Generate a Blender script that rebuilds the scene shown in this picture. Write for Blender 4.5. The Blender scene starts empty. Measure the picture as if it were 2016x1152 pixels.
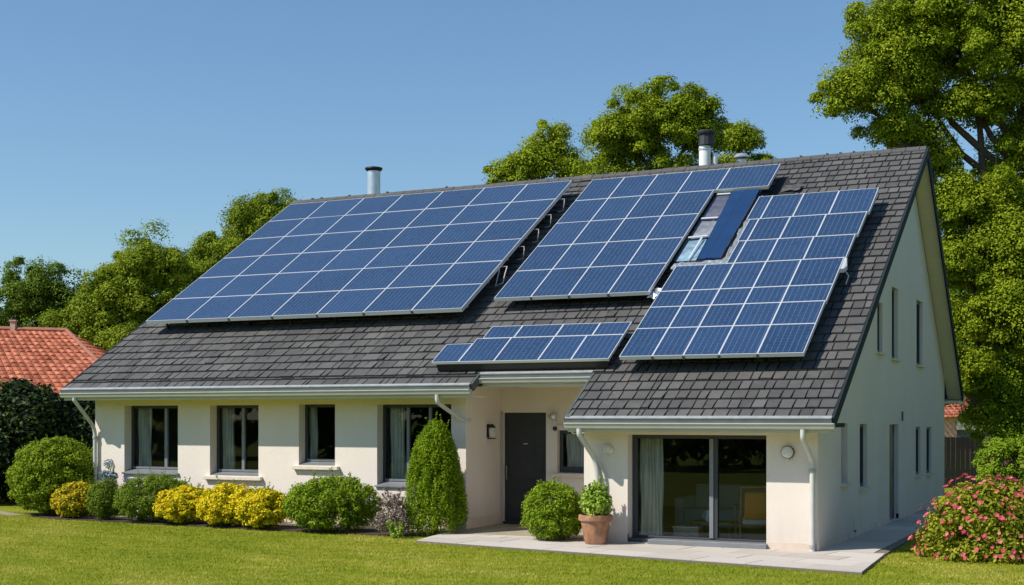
import bpy, math, random
import numpy as np
from mathutils import Vector, Matrix
from mathutils.geometry import tessellate_polygon

scene = bpy.context.scene
COL = scene.collection
random.seed(7)

# ------------------------------------------------------------------ camera, light, exposure
TH = 0.45255                     # the facade is turned this much against the camera's right axis
CAM = Vector((4.849, -21.214, 2.2))
cam_data = bpy.data.cameras.new('camera')
cam = bpy.data.objects.new('camera', cam_data)
COL.objects.link(cam)
cam.location = CAM
cam.rotation_euler = (math.radians(90), 0, TH)
cam_data.sensor_width = 36.0
cam_data.lens = 36.0 * 2596.67 / 2016.0
cam_data.shift_y = (821.28 - 576.0) / 2016.0
cam_data.clip_start = 0.1
cam_data.clip_end = 3000
scene.camera = cam

SUN_H = Vector((-0.60, -0.68, 0.96))          # towards the sun
EL = math.atan2(1.0, math.hypot(SUN_H.x, SUN_H.y))
AZ = math.atan2(SUN_H.x, SUN_H.y)
world = bpy.data.worlds.new('World')
scene.world = world
world.use_nodes = True
wn = world.node_tree
bg = wn.nodes['Background']
sky = wn.nodes.new('ShaderNodeTexSky')
sky.sky_type = 'NISHITA'
sky.sun_disc = False
sky.sun_elevation = EL
sky.sun_rotation = AZ % (2 * math.pi)
sky.altitude = 0
sky.air_density = 1.2
sky.dust_density = 0.3
sky.ozone_density = 7.0
tint = wn.nodes.new('ShaderNodeMixRGB'); tint.blend_type = 'MULTIPLY'; tint.inputs[0].default_value = 1.0
tint.inputs[2].default_value = (0.98, 1.01, 0.98, 1)
wn.links.new(sky.outputs[0], tint.inputs[1]); wn.links.new(tint.outputs[0], bg.inputs[0])
bg.inputs[1].default_value = 0.112
sd = bpy.data.lights.new('sun', 'SUN')
sd.energy = 4.6
sd.angle = math.radians(0.5)
sd.color = (1.0, 0.94, 0.84)
sun = bpy.data.objects.new('sun', sd)
COL.objects.link(sun)
sun.rotation_euler = (-SUN_H).to_track_quat('-Z', 'Y').to_euler()
sun.location = (-20, -20, 30)
scene.view_settings.view_transform = 'Standard'
scene.view_settings.look = 'None'
scene.view_settings.exposure = 0.2
scene.view_settings.gamma = 1.0
scene.render.engine = 'CYCLES'
scene.cycles.max_bounces = 8
scene.cycles.transparent_max_bounces = 12

# ------------------------------------------------------------------ materials
def new_mat(name):
    m = bpy.data.materials.new(name)
    m.use_nodes = True
    return m, m.node_tree, m.node_tree.nodes['Principled BSDF']

def simple(name, col, rough=0.5, metal=0.0, spec=0.5, noise=0.0, nscale=8.0, bump=0.0, bscale=60.0, coat=0.0):
    m, nt, b = new_mat(name)
    b.inputs['Base Color'].default_value = (*col, 1)
    b.inputs['Roughness'].default_value = rough
    b.inputs['Metallic'].default_value = metal
    b.inputs['Specular IOR Level'].default_value = spec
    b.inputs['Coat Weight'].default_value = coat
    tc = nt.nodes.new('ShaderNodeTexCoord')
    if noise:
        n = nt.nodes.new('ShaderNodeTexNoise'); n.inputs['Scale'].default_value = nscale; n.inputs['Detail'].default_value = 6
        nt.links.new(tc.outputs['Object'], n.inputs['Vector'])
        r = nt.nodes.new('ShaderNodeValToRGB')
        r.color_ramp.elements[0].position = 0.3; r.color_ramp.elements[1].position = 0.7
        r.color_ramp.elements[0].color = (*[c * (1 - noise) for c in col], 1)
        r.color_ramp.elements[1].color = (*[min(1, c * (1 + noise)) for c in col], 1)
        nt.links.new(n.outputs['Fac'], r.inputs['Fac'])
        nt.links.new(r.outputs['Color'], b.inputs['Base Color'])
    if bump:
        n2 = nt.nodes.new('ShaderNodeTexNoise'); n2.inputs['Scale'].default_value = bscale; n2.inputs['Detail'].default_value = 4
        nt.links.new(tc.outputs['Object'], n2.inputs['Vector'])
        bp = nt.nodes.new('ShaderNodeBump'); bp.inputs['Strength'].default_value = bump; bp.inputs['Distance'].default_value = 0.02
        nt.links.new(n2.outputs['Fac'], bp.inputs['Height'])
        nt.links.new(bp.outputs['Normal'], b.inputs['Normal'])
    return m

def rnd_mat(name, stops, rough=0.6, spec=0.3, trans=0.0, noise=0.0, nscale=6.0, bump=0.0, bscale=40.0):
    """colour from a per-face random number (attribute rnd), optional translucency"""
    m, nt, b = new_mat(name)
    a = nt.nodes.new('ShaderNodeAttribute'); a.attribute_name = 'rnd'
    r = nt.nodes.new('ShaderNodeValToRGB')
    els = r.color_ramp.elements
    while len(els) < len(stops): els.new(0.5)
    for e, (p, c) in zip(els, stops): e.position = p; e.color = (*c, 1)
    fac = a.outputs['Fac']
    tc = nt.nodes.new('ShaderNodeTexCoord')
    if noise:
        n = nt.nodes.new('ShaderNodeTexNoise'); n.inputs['Scale'].default_value = nscale; n.inputs['Detail'].default_value = 5
        nt.links.new(tc.outputs['Object'], n.inputs['Vector'])
        ma = nt.nodes.new('ShaderNodeMath'); ma.operation = 'MULTIPLY_ADD'
        nt.links.new(n.outputs['Fac'], ma.inputs[0]); ma.inputs[1].default_value = noise
        sub = nt.nodes.new('ShaderNodeMath'); sub.operation = 'SUBTRACT'; sub.inputs[1].default_value = noise * 0.5
        nt.links.new(fac, sub.inputs[0]); nt.links.new(sub.outputs[0], ma.inputs[2])
        fac = ma.outputs[0]
    nt.links.new(fac, r.inputs['Fac'])
    nt.links.new(r.outputs['Color'], b.inputs['Base Color'])
    b.inputs['Roughness'].default_value = rough
    b.inputs['Specular IOR Level'].default_value = spec
    if bump:
        n2 = nt.nodes.new('ShaderNodeTexNoise'); n2.inputs['Scale'].default_value = bscale; n2.inputs['Detail'].default_value = 5
        nt.links.new(tc.outputs['Object'], n2.inputs['Vector'])
        bp = nt.nodes.new('ShaderNodeBump'); bp.inputs['Strength'].default_value = bump; bp.inputs['Distance'].default_value = 0.02
        nt.links.new(n2.outputs['Fac'], bp.inputs['Height']); nt.links.new(bp.outputs['Normal'], b.inputs['Normal'])
    if trans:
        t = nt.nodes.new('ShaderNodeBsdfTranslucent'); nt.links.new(r.outputs['Color'], t.inputs['Color'])
        mx = nt.nodes.new('ShaderNodeMixShader'); mx.inputs[0].default_value = trans
        nt.links.new(b.outputs[0], mx.inputs[1]); nt.links.new(t.outputs[0], mx.inputs[2])
        nt.links.new(mx.outputs[0], nt.nodes['Material Output'].inputs['Surface'])
    return m

def glass_mat(name, tint=(0.75, 0.8, 0.8), ior=1.5, rough=0.0):
    m, nt, b = new_mat(name)
    nt.nodes.remove(b)
    t = nt.nodes.new('ShaderNodeBsdfTransparent'); t.inputs[0].default_value = (*tint, 1)
    g = nt.nodes.new('ShaderNodeBsdfGlossy'); g.inputs['Roughness'].default_value = rough; g.inputs[0].default_value = (0.9, 0.95, 1, 1)
    f = nt.nodes.new('ShaderNodeFresnel'); f.inputs[0].default_value = ior
    mx = nt.nodes.new('ShaderNodeMixShader')
    nt.links.new(f.outputs[0], mx.inputs[0]); nt.links.new(t.outputs[0], mx.inputs[1]); nt.links.new(g.outputs[0], mx.inputs[2])
    nt.links.new(mx.outputs[0], nt.nodes['Material Output'].inputs['Surface'])
    return m

def render_wall_mat(name, col, dirt):
    m, nt, b = new_mat(name)
    b.inputs['Roughness'].default_value = 0.85; b.inputs['Specular IOR Level'].default_value = 0.2
    tc = nt.nodes.new('ShaderNodeTexCoord')
    n = nt.nodes.new('ShaderNodeTexNoise'); n.inputs['Scale'].default_value = 1.3; n.inputs['Detail'].default_value = 7; n.inputs['Roughness'].default_value = 0.65
    mp = nt.nodes.new('ShaderNodeMapping'); mp.inputs['Scale'].default_value = (1, 1, 0.45)
    nt.links.new(tc.outputs['Object'], mp.inputs[0]); nt.links.new(mp.outputs[0], n.inputs['Vector'])
    r = nt.nodes.new('ShaderNodeValToRGB')
    r.color_ramp.elements[0].position = 0.25; r.color_ramp.elements[1].position = 0.6
    r.color_ramp.elements[0].color = (*[c * d for c, d in zip(col, dirt)], 1); r.color_ramp.elements[1].color = (*col, 1)
    nt.links.new(n.outputs['Fac'], r.inputs['Fac'])
    sx = nt.nodes.new('ShaderNodeSeparateXYZ'); nt.links.new(tc.outputs['Object'], sx.inputs[0])
    mr = nt.nodes.new('ShaderNodeMapRange'); mr.inputs[1].default_value = 0.15; mr.inputs[2].default_value = 0.75; mr.inputs[3].default_value = 1.0; mr.inputs[4].default_value = 0.0
    nt.links.new(sx.outputs[2], mr.inputs[0])
    n3 = nt.nodes.new('ShaderNodeTexNoise'); n3.inputs['Scale'].default_value = 4.5; n3.inputs['Detail'].default_value = 8
    mp3 = nt.nodes.new('ShaderNodeMapping'); mp3.inputs['Scale'].default_value = (1, 1, 0.35); nt.links.new(tc.outputs['Object'], mp3.inputs[0]); nt.links.new(mp3.outputs[0], n3.inputs['Vector'])
    mm = nt.nodes.new('ShaderNodeMath'); mm.operation = 'MULTIPLY'; nt.links.new(mr.outputs[0], mm.inputs[0]); nt.links.new(n3.outputs['Fac'], mm.inputs[1])
    mm2 = nt.nodes.new('ShaderNodeMath'); mm2.operation = 'MULTIPLY'; nt.links.new(mm.outputs[0], mm2.inputs[0]); mm2.inputs[1].default_value = 0.55
    mxd = nt.nodes.new('ShaderNodeMixRGB'); nt.links.new(mm2.outputs[0], mxd.inputs[0]); nt.links.new(r.outputs['Color'], mxd.inputs[1]); mxd.inputs[2].default_value = (0.42, 0.36, 0.29, 1)
    nt.links.new(mxd.outputs[0], b.inputs['Base Color'])
    n2 = nt.nodes.new('ShaderNodeTexNoise'); n2.inputs['Scale'].default_value = 45; n2.inputs['Detail'].default_value = 6
    nt.links.new(tc.outputs['Object'], n2.inputs['Vector'])
    bp = nt.nodes.new('ShaderNodeBump'); bp.inputs['Strength'].default_value = 0.35; bp.inputs['Distance'].default_value = 0.015
    nt.links.new(n2.outputs['Fac'], bp.inputs['Height']); nt.links.new(bp.outputs['Normal'], b.inputs['Normal'])
    return m

def panel_mat(name):
    """blue cells under glass: faint grid between cells and brighter broken busbars up the slope"""
    m, nt, b = new_mat(name)
    L = nt.links
    tc = nt.nodes.new('ShaderNodeTexCoord')
    sep = nt.nodes.new('ShaderNodeSeparateXYZ'); L.new(tc.outputs['Object'], sep.inputs[0])
    def mth(op, a, bb=None, c=None):
        n = nt.nodes.new('ShaderNodeMath'); n.operation = op
        for i, v in enumerate((a, bb, c)):
            if v is None: continue
            if isinstance(v, (int, float)): n.inputs[i].default_value = v
            else: L.new(v, n.inputs[i])
        return n.outputs[0]
    def line(coord, period, width):
        fr = mth('FRACT', mth('DIVIDE', coord, period))
        d = mth('ABSOLUTE', mth('SUBTRACT', fr, 0.5))
        return mth('GREATER_THAN', d, 0.5 - width / period * 0.5)
    lx = line(sep.outputs[0], 0.104, 0.007)
    ly = line(sep.outputs[1], 0.104, 0.006)
    info = nt.nodes.new('ShaderNodeObjectInfo')
    cmb = nt.nodes.new('ShaderNodeCombineXYZ'); L.new(info.outputs['Random'], cmb.inputs[2])
    vm = nt.nodes.new('ShaderNodeVectorMath'); vm.operation = 'MULTIPLY_ADD'; L.new(cmb.outputs[0], vm.inputs[0]); vm.inputs[1].default_value = (50, 50, 50); L.new(tc.outputs['Object'], vm.inputs[2])
    nz = nt.nodes.new('ShaderNodeTexNoise'); nz.inputs['Scale'].default_value = 9; nz.inputs['Detail'].default_value = 3
    L.new(vm.outputs[0], nz.inputs['Vector'])
    brk = mth('GREATER_THAN', nz.outputs['Fac'], 0.38)
    lxb = mth('MULTIPLY', lx, brk)
    vor = nt.nodes.new('ShaderNodeTexVoronoi'); vor.inputs['Scale'].default_value = 38
    L.new(vm.outputs[0], vor.inputs['Vector'])
    sv = nt.nodes.new('ShaderNodeSeparateColor'); L.new(vor.outputs['Color'], sv.inputs[0])
    nb = nt.nodes.new('ShaderNodeTexNoise'); nb.inputs['Scale'].default_value = 1.6; nb.inputs['Detail'].default_value = 4
    L.new(vm.outputs[0], nb.inputs['Vector'])
    mixf = mth('ADD', mth('MULTIPLY', sv.outputs[0], 0.45), mth('MULTIPLY', nb.outputs['Fac'], 0.55))
    mixf = mth('ADD', mixf, mth('MULTIPLY_ADD', info.outputs['Random'], 0.36, -0.18))
    r = nt.nodes.new('ShaderNodeValToRGB')
    r.color_ramp.elements[0].position = 0.2; r.color_ramp.elements[1].position = 0.8
    r.color_ramp.elements[0].color = (0.012, 0.034, 0.085, 1); r.color_ramp.elements[1].color = (0.022, 0.055, 0.130, 1)
    L.new(mixf, r.inputs['Fac'])
    m1 = nt.nodes.new('ShaderNodeMixRGB'); L.new(mth('MULTIPLY', ly, 0.22), m1.inputs[0]); L.new(r.outputs['Color'], m1.inputs[1]); m1.inputs[2].default_value = (0.14, 0.19, 0.29, 1)
    m2 = nt.nodes.new('ShaderNodeMixRGB'); L.new(mth('MULTIPLY', lxb, 0.50), m2.inputs[0]); L.new(m1.outputs[0], m2.inputs[1]); m2.inputs[2].default_value = (0.24, 0.29, 0.38, 1)
    L.new(m2.outputs[0], b.inputs['Base Color'])
    b.inputs['Roughness'].default_value = 0.20
    b.inputs['Specular IOR Level'].default_value = 1.0
    b.inputs['Sheen Weight'].default_value = 0.12; b.inputs['Sheen Roughness'].default_value = 0.4; b.inputs['Sheen Tint'].default_value = (0.75, 0.85, 1.0, 1)
    return m

M = {}
M['wall'] = render_wall_mat('cream_render', (0.785, 0.710, 0.640), (0.94, 0.93, 0.91))
M['wall_gable'] = M['wall']
M['plinth'] = simple('plinth_render', (0.66, 0.55, 0.45), 0.85, noise=0.12, nscale=3, bump=0.3)
M['soffit'] = simple('soffit_paint', (0.74, 0.66, 0.50), 0.6, noise=0.04, nscale=4)
M['slate'] = rnd_mat('slate', [(0.0, (0.060, 0.058, 0.058)), (0.5, (0.088, 0.085, 0.083)), (1.0, (0.125, 0.120, 0.116))], 0.72, 0.35, noise=0.55, nscale=9, bump=0.5, bscale=35)
def weather(m, tint, scale, amount):
    """large worn or lichen-stained patches over a material's own colour"""
    nt = m.node_tree; b = nt.nodes['Principled BSDF']; src = b.inputs['Base Color'].links[0].from_socket
    tc = nt.nodes.new('ShaderNodeTexCoord'); n = nt.nodes.new('ShaderNodeTexNoise'); n.inputs['Scale'].default_value = scale; n.inputs['Detail'].default_value = 9; n.inputs['Roughness'].default_value = 0.7
    nt.links.new(tc.outputs['Object'], n.inputs['Vector'])
    r = nt.nodes.new('ShaderNodeMapRange'); r.inputs[1].default_value = 0.48; r.inputs[2].default_value = 0.78; r.inputs[3].default_value = 0; r.inputs[4].default_value = amount
    nt.links.new(n.outputs['Fac'], r.inputs[0])
    mx = nt.nodes.new('ShaderNodeMixRGB'); nt.links.new(r.outputs[0], mx.inputs[0]); nt.links.new(src, mx.inputs[1]); mx.inputs[2].default_value = (*tint, 1)
    nt.links.new(mx.outputs[0], b.inputs['Base Color'])
weather(M['slate'], (0.17, 0.165, 0.145), 1.1, 0.55)
M['underlay'] = simple('underlay', (0.018, 0.018, 0.019), 0.9)
M['zinc'] = simple('zinc', (0.085, 0.105, 0.105), 0.5, 0.1, noise=0.15, nscale=5)
M['zinc_light'] = simple('zinc_flashing', (0.42, 0.43, 0.43), 0.45, 0.3, noise=0.15, nscale=7)
M['barge'] = simple('barge_paint', (0.020, 0.031, 0.035), 0.8, spec=0.15)
M['gutter'] = simple('gutter_paint', (0.47, 0.47, 0.445), 0.35, noise=0.05, nscale=5)
M['fascia'] = simple('fascia_paint', (0.52, 0.52, 0.44), 0.5, noise=0.06, nscale=3)
M['pipe'] = simple('pipe_paint', (0.58, 0.58, 0.555), 0.3, noise=0.08, nscale=4)
M['anthracite'] = simple('anthracite', (0.040, 0.045, 0.052), 0.4)
M['greymetal'] = simple('grey_sill', (0.20, 0.21, 0.225), 0.42, 0.1, noise=0.1, nscale=6)
M['stone'] = simple('stone_sill', (0.70, 0.62, 0.52), 0.75, noise=0.08, nscale=10, bump=0.2)
M['door'] = simple('door_paint', (0.030, 0.032, 0.036), 0.45, noise=0.12, nscale=9)
M['glass'] = glass_mat('window_glass', (0.80, 0.84, 0.83))
M['curtain'] = simple('curtain_cloth', (0.80, 0.76, 0.69), 0.9, noise=0.05, nscale=20)
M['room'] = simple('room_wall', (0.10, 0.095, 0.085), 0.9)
M['roomfloor'] = simple('room_floor', (0.36, 0.31, 0.22), 0.6, noise=0.15, nscale=4)
M['alu'] = simple('aluminium', (0.66, 0.68, 0.70), 0.38, 0.25)
M['alu_side'] = simple('aluminium_rack', (0.40, 0.40, 0.38), 0.5, 0.3, noise=0.1, nscale=5)
M['cells'] = panel_mat('solar_cells')
M['dark'] = simple('dark_plastic', (0.02, 0.02, 0.022), 0.5)
M['steel'] = simple('flue_steel', (0.62, 0.64, 0.66), 0.32, 0.65, noise=0.1, nscale=6)
M['white_pipe'] = simple('flue_white', (0.80, 0.80, 0.79), 0.4, noise=0.05, nscale=6)
M['lampglass'] = simple('lamp_glass', (0.62, 0.62, 0.58), 0.15, coat=0.5)
M['lampwhite'] = simple('lamp_white', (0.72, 0.71, 0.68), 0.3)
M['brass'] = simple('door_handle_metal', (0.34, 0.31, 0.26), 0.35, 0.8)
M['terracotta'] = simple('terracotta', (0.40, 0.195, 0.105), 0.8, noise=0.4, nscale=7, bump=0.2, bscale=30)
weather(M['terracotta'], (0.50, 0.40, 0.33), 5.0, 0.5)
M['soil'] = simple('soil', (0.055, 0.036, 0.024), 0.95, noise=0.5, nscale=18, bump=1.0, bscale=25)
M['bark'] = simple('bark', (0.085, 0.060, 0.042), 0.9, noise=0.4, nscale=9, bump=0.8, bscale=22)
M['redtile'] = rnd_mat('clay_tile', [(0.0, (0.27, 0.080, 0.042)), (0.5, (0.41, 0.130, 0.070)), (1.0, (0.52, 0.185, 0.105))], 0.8, 0.2, noise=0.5, nscale=5)
M['brick'] = simple('pink_brick', (0.55, 0.33, 0.25), 0.85, noise=0.2, nscale=6)
M['fence'] = simple('shaded_dark_fence', (0.013, 0.0135, 0.0145), 0.7, noise=0.3, nscale=5)  # dark wood, with the shade on the boards put into the colour
M['paver'] = rnd_mat('paver', [(0.0, (0.45, 0.40, 0.35)), (1.0, (0.58, 0.53, 0.475))], 0.8, 0.25, noise=0.5, nscale=3, bump=0.25, bscale=50)
M['joint'] = simple('paver_joint', (0.17, 0.15, 0.12), 0.95)
M['collector'] = simple('collector_glass', (0.012, 0.040, 0.112), 0.16, spec=0.5, noise=0.12, nscale=2)
M['sheet'] = glass_mat('sheet_glass', (0.86, 0.90, 0.93), 1.6, 0.03)
M['foil'] = simple('foil', (0.60, 0.62, 0.62), 0.28, 0.7, noise=0.3, nscale=14, bump=0.9, bscale=18)
M['wood'] = simple('warm_wood', (0.42, 0.20, 0.07), 0.45, noise=0.2, nscale=12)
M['cushion'] = simple('grey_cushion', (0.62, 0.64, 0.66), 0.9)
M['amber'] = simple('amber_cushion', (0.55, 0.27, 0.06), 0.9)
M['white_thing'] = simple('white_ceramic', (0.78, 0.80, 0.82), 0.3)

def leafset(name, dark, mid, light, trans=0.25, rough=0.7, k=1.5):
    dark, mid, light = [tuple(min(.9, c * k) for c in q) for q in (dark, mid, light)]
    return rnd_mat(name, [(0.0, dark), (0.55, mid), (1.0, light)], rough, 0.12, trans)
M['leaf_tree'] = leafset('tree_leaf', (0.080, 0.118, 0.005), (0.165, 0.215, 0.008), (0.270, 0.310, 0.018))
M['leaf_tree_dark'] = leafset('tree_leaf_deep', (0.040, 0.075, 0.008), (0.085, 0.140, 0.012), (0.140, 0.195, 0.018))
M['leaf_tree_left'] = leafset('tree_leaf_olive', (0.070, 0.110, 0.006), (0.142, 0.190, 0.010), (0.225, 0.265, 0.020))
M['leaf_laurel'] = leafset('laurel_leaf', (0.006, 0.014, 0.005), (0.010, 0.024, 0.007), (0.075, 0.125, 0.018), 0.1, 0.5, k=1.0)
M['leaf_box'] = leafset('box_leaf', (0.075, 0.125, 0.006), (0.145, 0.215, 0.010), (0.235, 0.305, 0.020))
M['leaf_big'] = leafset('big_shrub_leaf', (0.075, 0.120, 0.007), (0.150, 0.205, 0.010), (0.240, 0.290, 0.018))
M['leaf_dense'] = leafset('dense_shrub_leaf', (0.060, 0.100, 0.010), (0.115, 0.165, 0.013), (0.180, 0.235, 0.022))
M['leaf_conifer'] = leafset('conifer_leaf', (0.070, 0.120, 0.005), (0.140, 0.215, 0.007), (0.230, 0.300, 0.012))
M['leaf_pale'] = leafset('pale_leaf', (0.110, 0.180, 0.016), (0.210, 0.300, 0.032), (0.350, 0.430, 0.080))
M['leaf_hedge'] = leafset('hedge_leaf', (0.065, 0.120, 0.008), (0.140, 0.220, 0.012), (0.230, 0.310, 0.020))
M['yellow'] = leafset('yellow_leaf', (0.62, 0.46, 0.010), (0.84, 0.66, 0.014), (0.92, 0.78, 0.03), 0.25, k=1.0)
M['yellow_old'] = leafset('amber_leaf', (0.52, 0.36, 0.02), (0.74, 0.54, 0.02), (0.84, 0.64, 0.03), 0.25, k=1.0)
M['purple'] = leafset('purple_leaf', (0.075, 0.055, 0.045), (0.160, 0.120, 0.105), (0.300, 0.250, 0.190), 0.2)
M['blueflower'] = leafset('blue_petal', (0.12, 0.17, 0.28), (0.28, 0.36, 0.50), (0.70, 0.74, 0.80), 0.2, k=1.0)
M['pinkflower'] = leafset('pink_petal', (0.46, 0.05, 0.09), (0.66, 0.11, 0.15), (0.74, 0.28, 0.22), 0.3, k=1.0)
M['leaf_rose'] = leafset('rose_leaf', (0.085, 0.110, 0.008), (0.190, 0.215, 0.014), (0.330, 0.300, 0.035))

# ------------------------------------------------------------------ mesh helpers
class MB:
    def __init__(s): s.v = []; s.f = []; s.r = []
    def face(s, pts, r=None):
        i = len(s.v); s.v.extend(tuple(p) for p in pts); s.f.append(tuple(range(i, i + len(pts)))); s.r.append(random.random() if r is None else r)
    def box(s, x0, x1, y0, y1, z0, z1, mat=None, r=None):
        c = [Vector((x, y, z)) for z in (z0, z1) for y in (y0, y1) for x in (x0, x1)]
        if mat is not None: c = [mat @ p for p in c]
        i = len(s.v); s.v.extend(tuple(p) for p in c)
        rr = random.random() if r is None else r
        for q in ((0, 2, 3, 1), (4, 5, 7, 6), (0, 1, 5, 4), (1, 3, 7, 5), (3, 2, 6, 7), (2, 0, 4, 6)):
            s.f.append(tuple(i + k for k in q)); s.r.append(rr)
        return s
    def prism(s, poly, d0, d1):
        """poly: list of points at d0; d1: offset vector"""
        n = len(poly); i = len(s.v); d1 = Vector(d1)
        s.v.extend(tuple(p) for p in poly); s.v.extend(tuple(Vector(p) + d1) for p in poly)
        s.f.append(tuple(range(i, i + n))); s.f.append(tuple(reversed(range(i + n, i + 2 * n)))); s.r += [0.5, 0.5]
        for k in range(n):
            s.f.append((i + (k + 1) % n, i + k, i + n + k, i + n + (k + 1) % n)); s.r.append(0.5)
        return s
    def tube(s, pts, rad, n=10, cap=True):
        pts = [Vector(p) for p in pts]
        if isinstance(rad, (int, float)): rad = [rad] * len(pts)
        base = len(s.v); a = None
        for k, p in enumerate(pts):
            t = (pts[min(k + 1, len(pts) - 1)] - pts[max(k - 1, 0)]).normalized()
            if a is None: a = t.orthogonal().normalized()
            a = (a - t * a.dot(t)).normalized(); b = t.cross(a)
            for j in range(n):
                an = 2 * math.pi * j / n
                s.v.append(tuple(p + (a * math.cos(an) + b * math.sin(an)) * rad[k]))
        for k in range(len(pts) - 1):
            for j in range(n):
                s.f.append((base + k * n + j, base + k * n + (j + 1) % n, base + (k + 1) * n + (j + 1) % n, base + (k + 1) * n + j)); s.r.append(0.5)
        if cap:
            s.f.append(tuple(reversed(range(base, base + n)))); e = base + (len(pts) - 1) * n
            s.f.append(tuple(range(e, e + n))); s.r += [0.5, 0.5]
        return s
    def lathe(s, prof, c=(0, 0, 0), n=24):
        base = len(s.v)
        for r, z in prof:
            for j in range(n):
                an = 2 * math.pi * j / n
                s.v.append((c[0] + r * math.cos(an), c[1] + r * math.sin(an), c[2] + z))
        for k in range(len(prof) - 1):
            for j in range(n):
                s.f.append((base + k * n + j, base + k * n + (j + 1) % n, base + (k + 1) * n + (j + 1) % n, base + (k + 1) * n + j)); s.r.append(0.5)
        s.f.append(tuple(reversed(range(base, base + n)))); e = base + (len(prof) - 1) * n
        s.f.append(tuple(range(e, e + n))); s.r += [0.5, 0.5]
        return s
    def mesh(s, name, mat, smooth=False, bevel=0):
        me = bpy.data.meshes.new(name)
        me.from_pydata(s.v, [], s.f); me.update()
        at = me.attributes.new('rnd', 'FLOAT', 'FACE'); at.data.foreach_set('value', s.r)
        me.materials.append(mat)
        if smooth:
            me.polygons.foreach_set('use_smooth', [True] * len(me.polygons))
        return me
    def build(s, name, mat, parent=None, smooth=False, bevel=0):
        o = bpy.data.objects.new(name, s.mesh(name, mat, smooth))
        COL.objects.link(o)
        if parent is not None: o.parent = parent
        if smooth:
            md = o.modifiers.new('split', 'EDGE_SPLIT'); md.split_angle = math.radians(40)
        if bevel:
            md = o.modifiers.new('bevel', 'BEVEL'); md.width = bevel; md.segments = 2; md.limit_method = 'ANGLE'
        return o

def np_obj(name, verts, nper, mat, rnd, parent=None, smooth=False):
    """verts (N*nper,3) -> N faces with nper corners each"""
    n = len(verts) // nper
    me = bpy.data.meshes.new(name)
    me.vertices.add(len(verts)); me.vertices.foreach_set('co', np.ascontiguousarray(verts, dtype=np.float32).ravel())
    me.loops.add(len(verts)); me.loops.foreach_set('vertex_index', np.arange(len(verts), dtype=np.int32))
    me.polygons.add(n)
    me.polygons.foreach_set('loop_start', np.arange(0, n * nper, nper, dtype=np.int32))
    me.polygons.foreach_set('loop_total', np.full(n, nper, dtype=np.int32))
    me.update(calc_edges=True); me.validate()
    at = me.attributes.new('rnd', 'FLOAT', 'FACE'); at.data.foreach_set('value', np.ascontiguousarray(rnd, dtype=np.float32))
    me.materials.append(mat)
    o = bpy.data.objects.new(name, me); COL.objects.link(o)
    if parent is not None: o.parent = parent
    return o

def thing(name, label, cat, loc=(0, 0, 0), rot=(0, 0, 0), group=None):
    o = bpy.data.objects.new(name, None); COL.objects.link(o)
    o.location = loc; o.rotation_euler = rot; o.empty_display_size = 0.2
    o['label'] = label; o['category'] = cat
    if group: o['group'] = group
    return o
def tag(o, label, cat, group=None):
    o['label'] = label; o['category'] = cat
    if group: o['group'] = group
    return o
def camp(r, d):
    """a ground point r metres right of and d metres in front of where the photographer stood"""
    return (CAM.x + math.cos(TH) * r - math.sin(TH) * d, CAM.y + math.sin(TH) * r + math.cos(TH) * d)
def struct(o, label=None, kind='structure'):
    o['kind'] = kind
    if label: o['label'] = label
    return o
def part(name, parent):
    """an Empty is not needed for parts: a part is a mesh; this only looks one up"""
    return None

# ------------------------------------------------------------------ house numbers (metres; X along the facade, Y into depth)
SL = 0.62147; NN = math.sqrt(1 + SL * SL); PITCH = math.atan(SL)
OY, HE, YR, HR = 0.5914, 2.168, 9.0114, 8.1359
YB, HB = 14.96, 2.75
XL, XR, XW, OX = -16.59, -6.52, -4.16, 0.355
S_L, S_E, S_R = 1.165, 1.56, (YR + OY) * NN
YLW, YDW, YWW, YBACK = 1.1, 2.6, 0.0, 14.1
X0, X1, X2 = -16.3, -6.98, -4.07
def roof(x, s, h=0.0):
    """point on the front roof plane: x along, s up the slope from the wing eave, h above it"""
    return Vector((x, s / NN - OY - h * SL / NN, HE + s * SL / NN + h / NN))
def rz(y): return HE + (y + OY) * SL
def rzb(y): return HR - (y - YR) * (HR - HB) / (YB - YR)

house = thing('house', 'long cream house with dark slate roof covered in blue solar panels', 'house', (0, 0, 0))

def wall(name, origin, du, outline, holes, depth_vec, mat=None):
    """flat wall: outline and holes in (u, z); thickness along depth_vec; reveals included"""
    origin = Vector(origin); du = Vector(du); dv = Vector(depth_vec); up = Vector((0, 0, 1))
    P = lambda q: origin + du * q[0] + up * q[1]
    loops = [[(x, z) for x, z in outline]] + [[(a, c), (b, c), (b, d), (a, d)] for a, b, c, d in holes]
    flat = [q for l in loops for q in l]
    tris = tessellate_polygon([[Vector((q[0], q[1], 0)) for q in l] for l in loops])
    mb = MB()
    n = len(flat)
    mb.v = [tuple(P(q)) for q in flat] + [tuple(P(q) + dv) for q in flat]
    nrm = du.cross(up)
    for t in tris:
        a, b, c = t
        pa, pb, pc = (Vector(mb.v[i]) for i in (a, b, c))
        if (pb - pa).cross(pc - pa).dot(dv) > 0: a, c = c, a
        mb.f.append((a, b, c)); mb.f.append((c + n, b + n, a + n)); mb.r += [0.5, 0.5]
    i = 0
    for l in loops:
        k = len(l)
        for j in range(k):
            a = i + j; b = i + (j + 1) % k
            mb.f.append((a, b, b + n, a + n)); mb.r.append(0.5)
        i += k
    return mb.build(name, mat or M['wall'], house)

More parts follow.
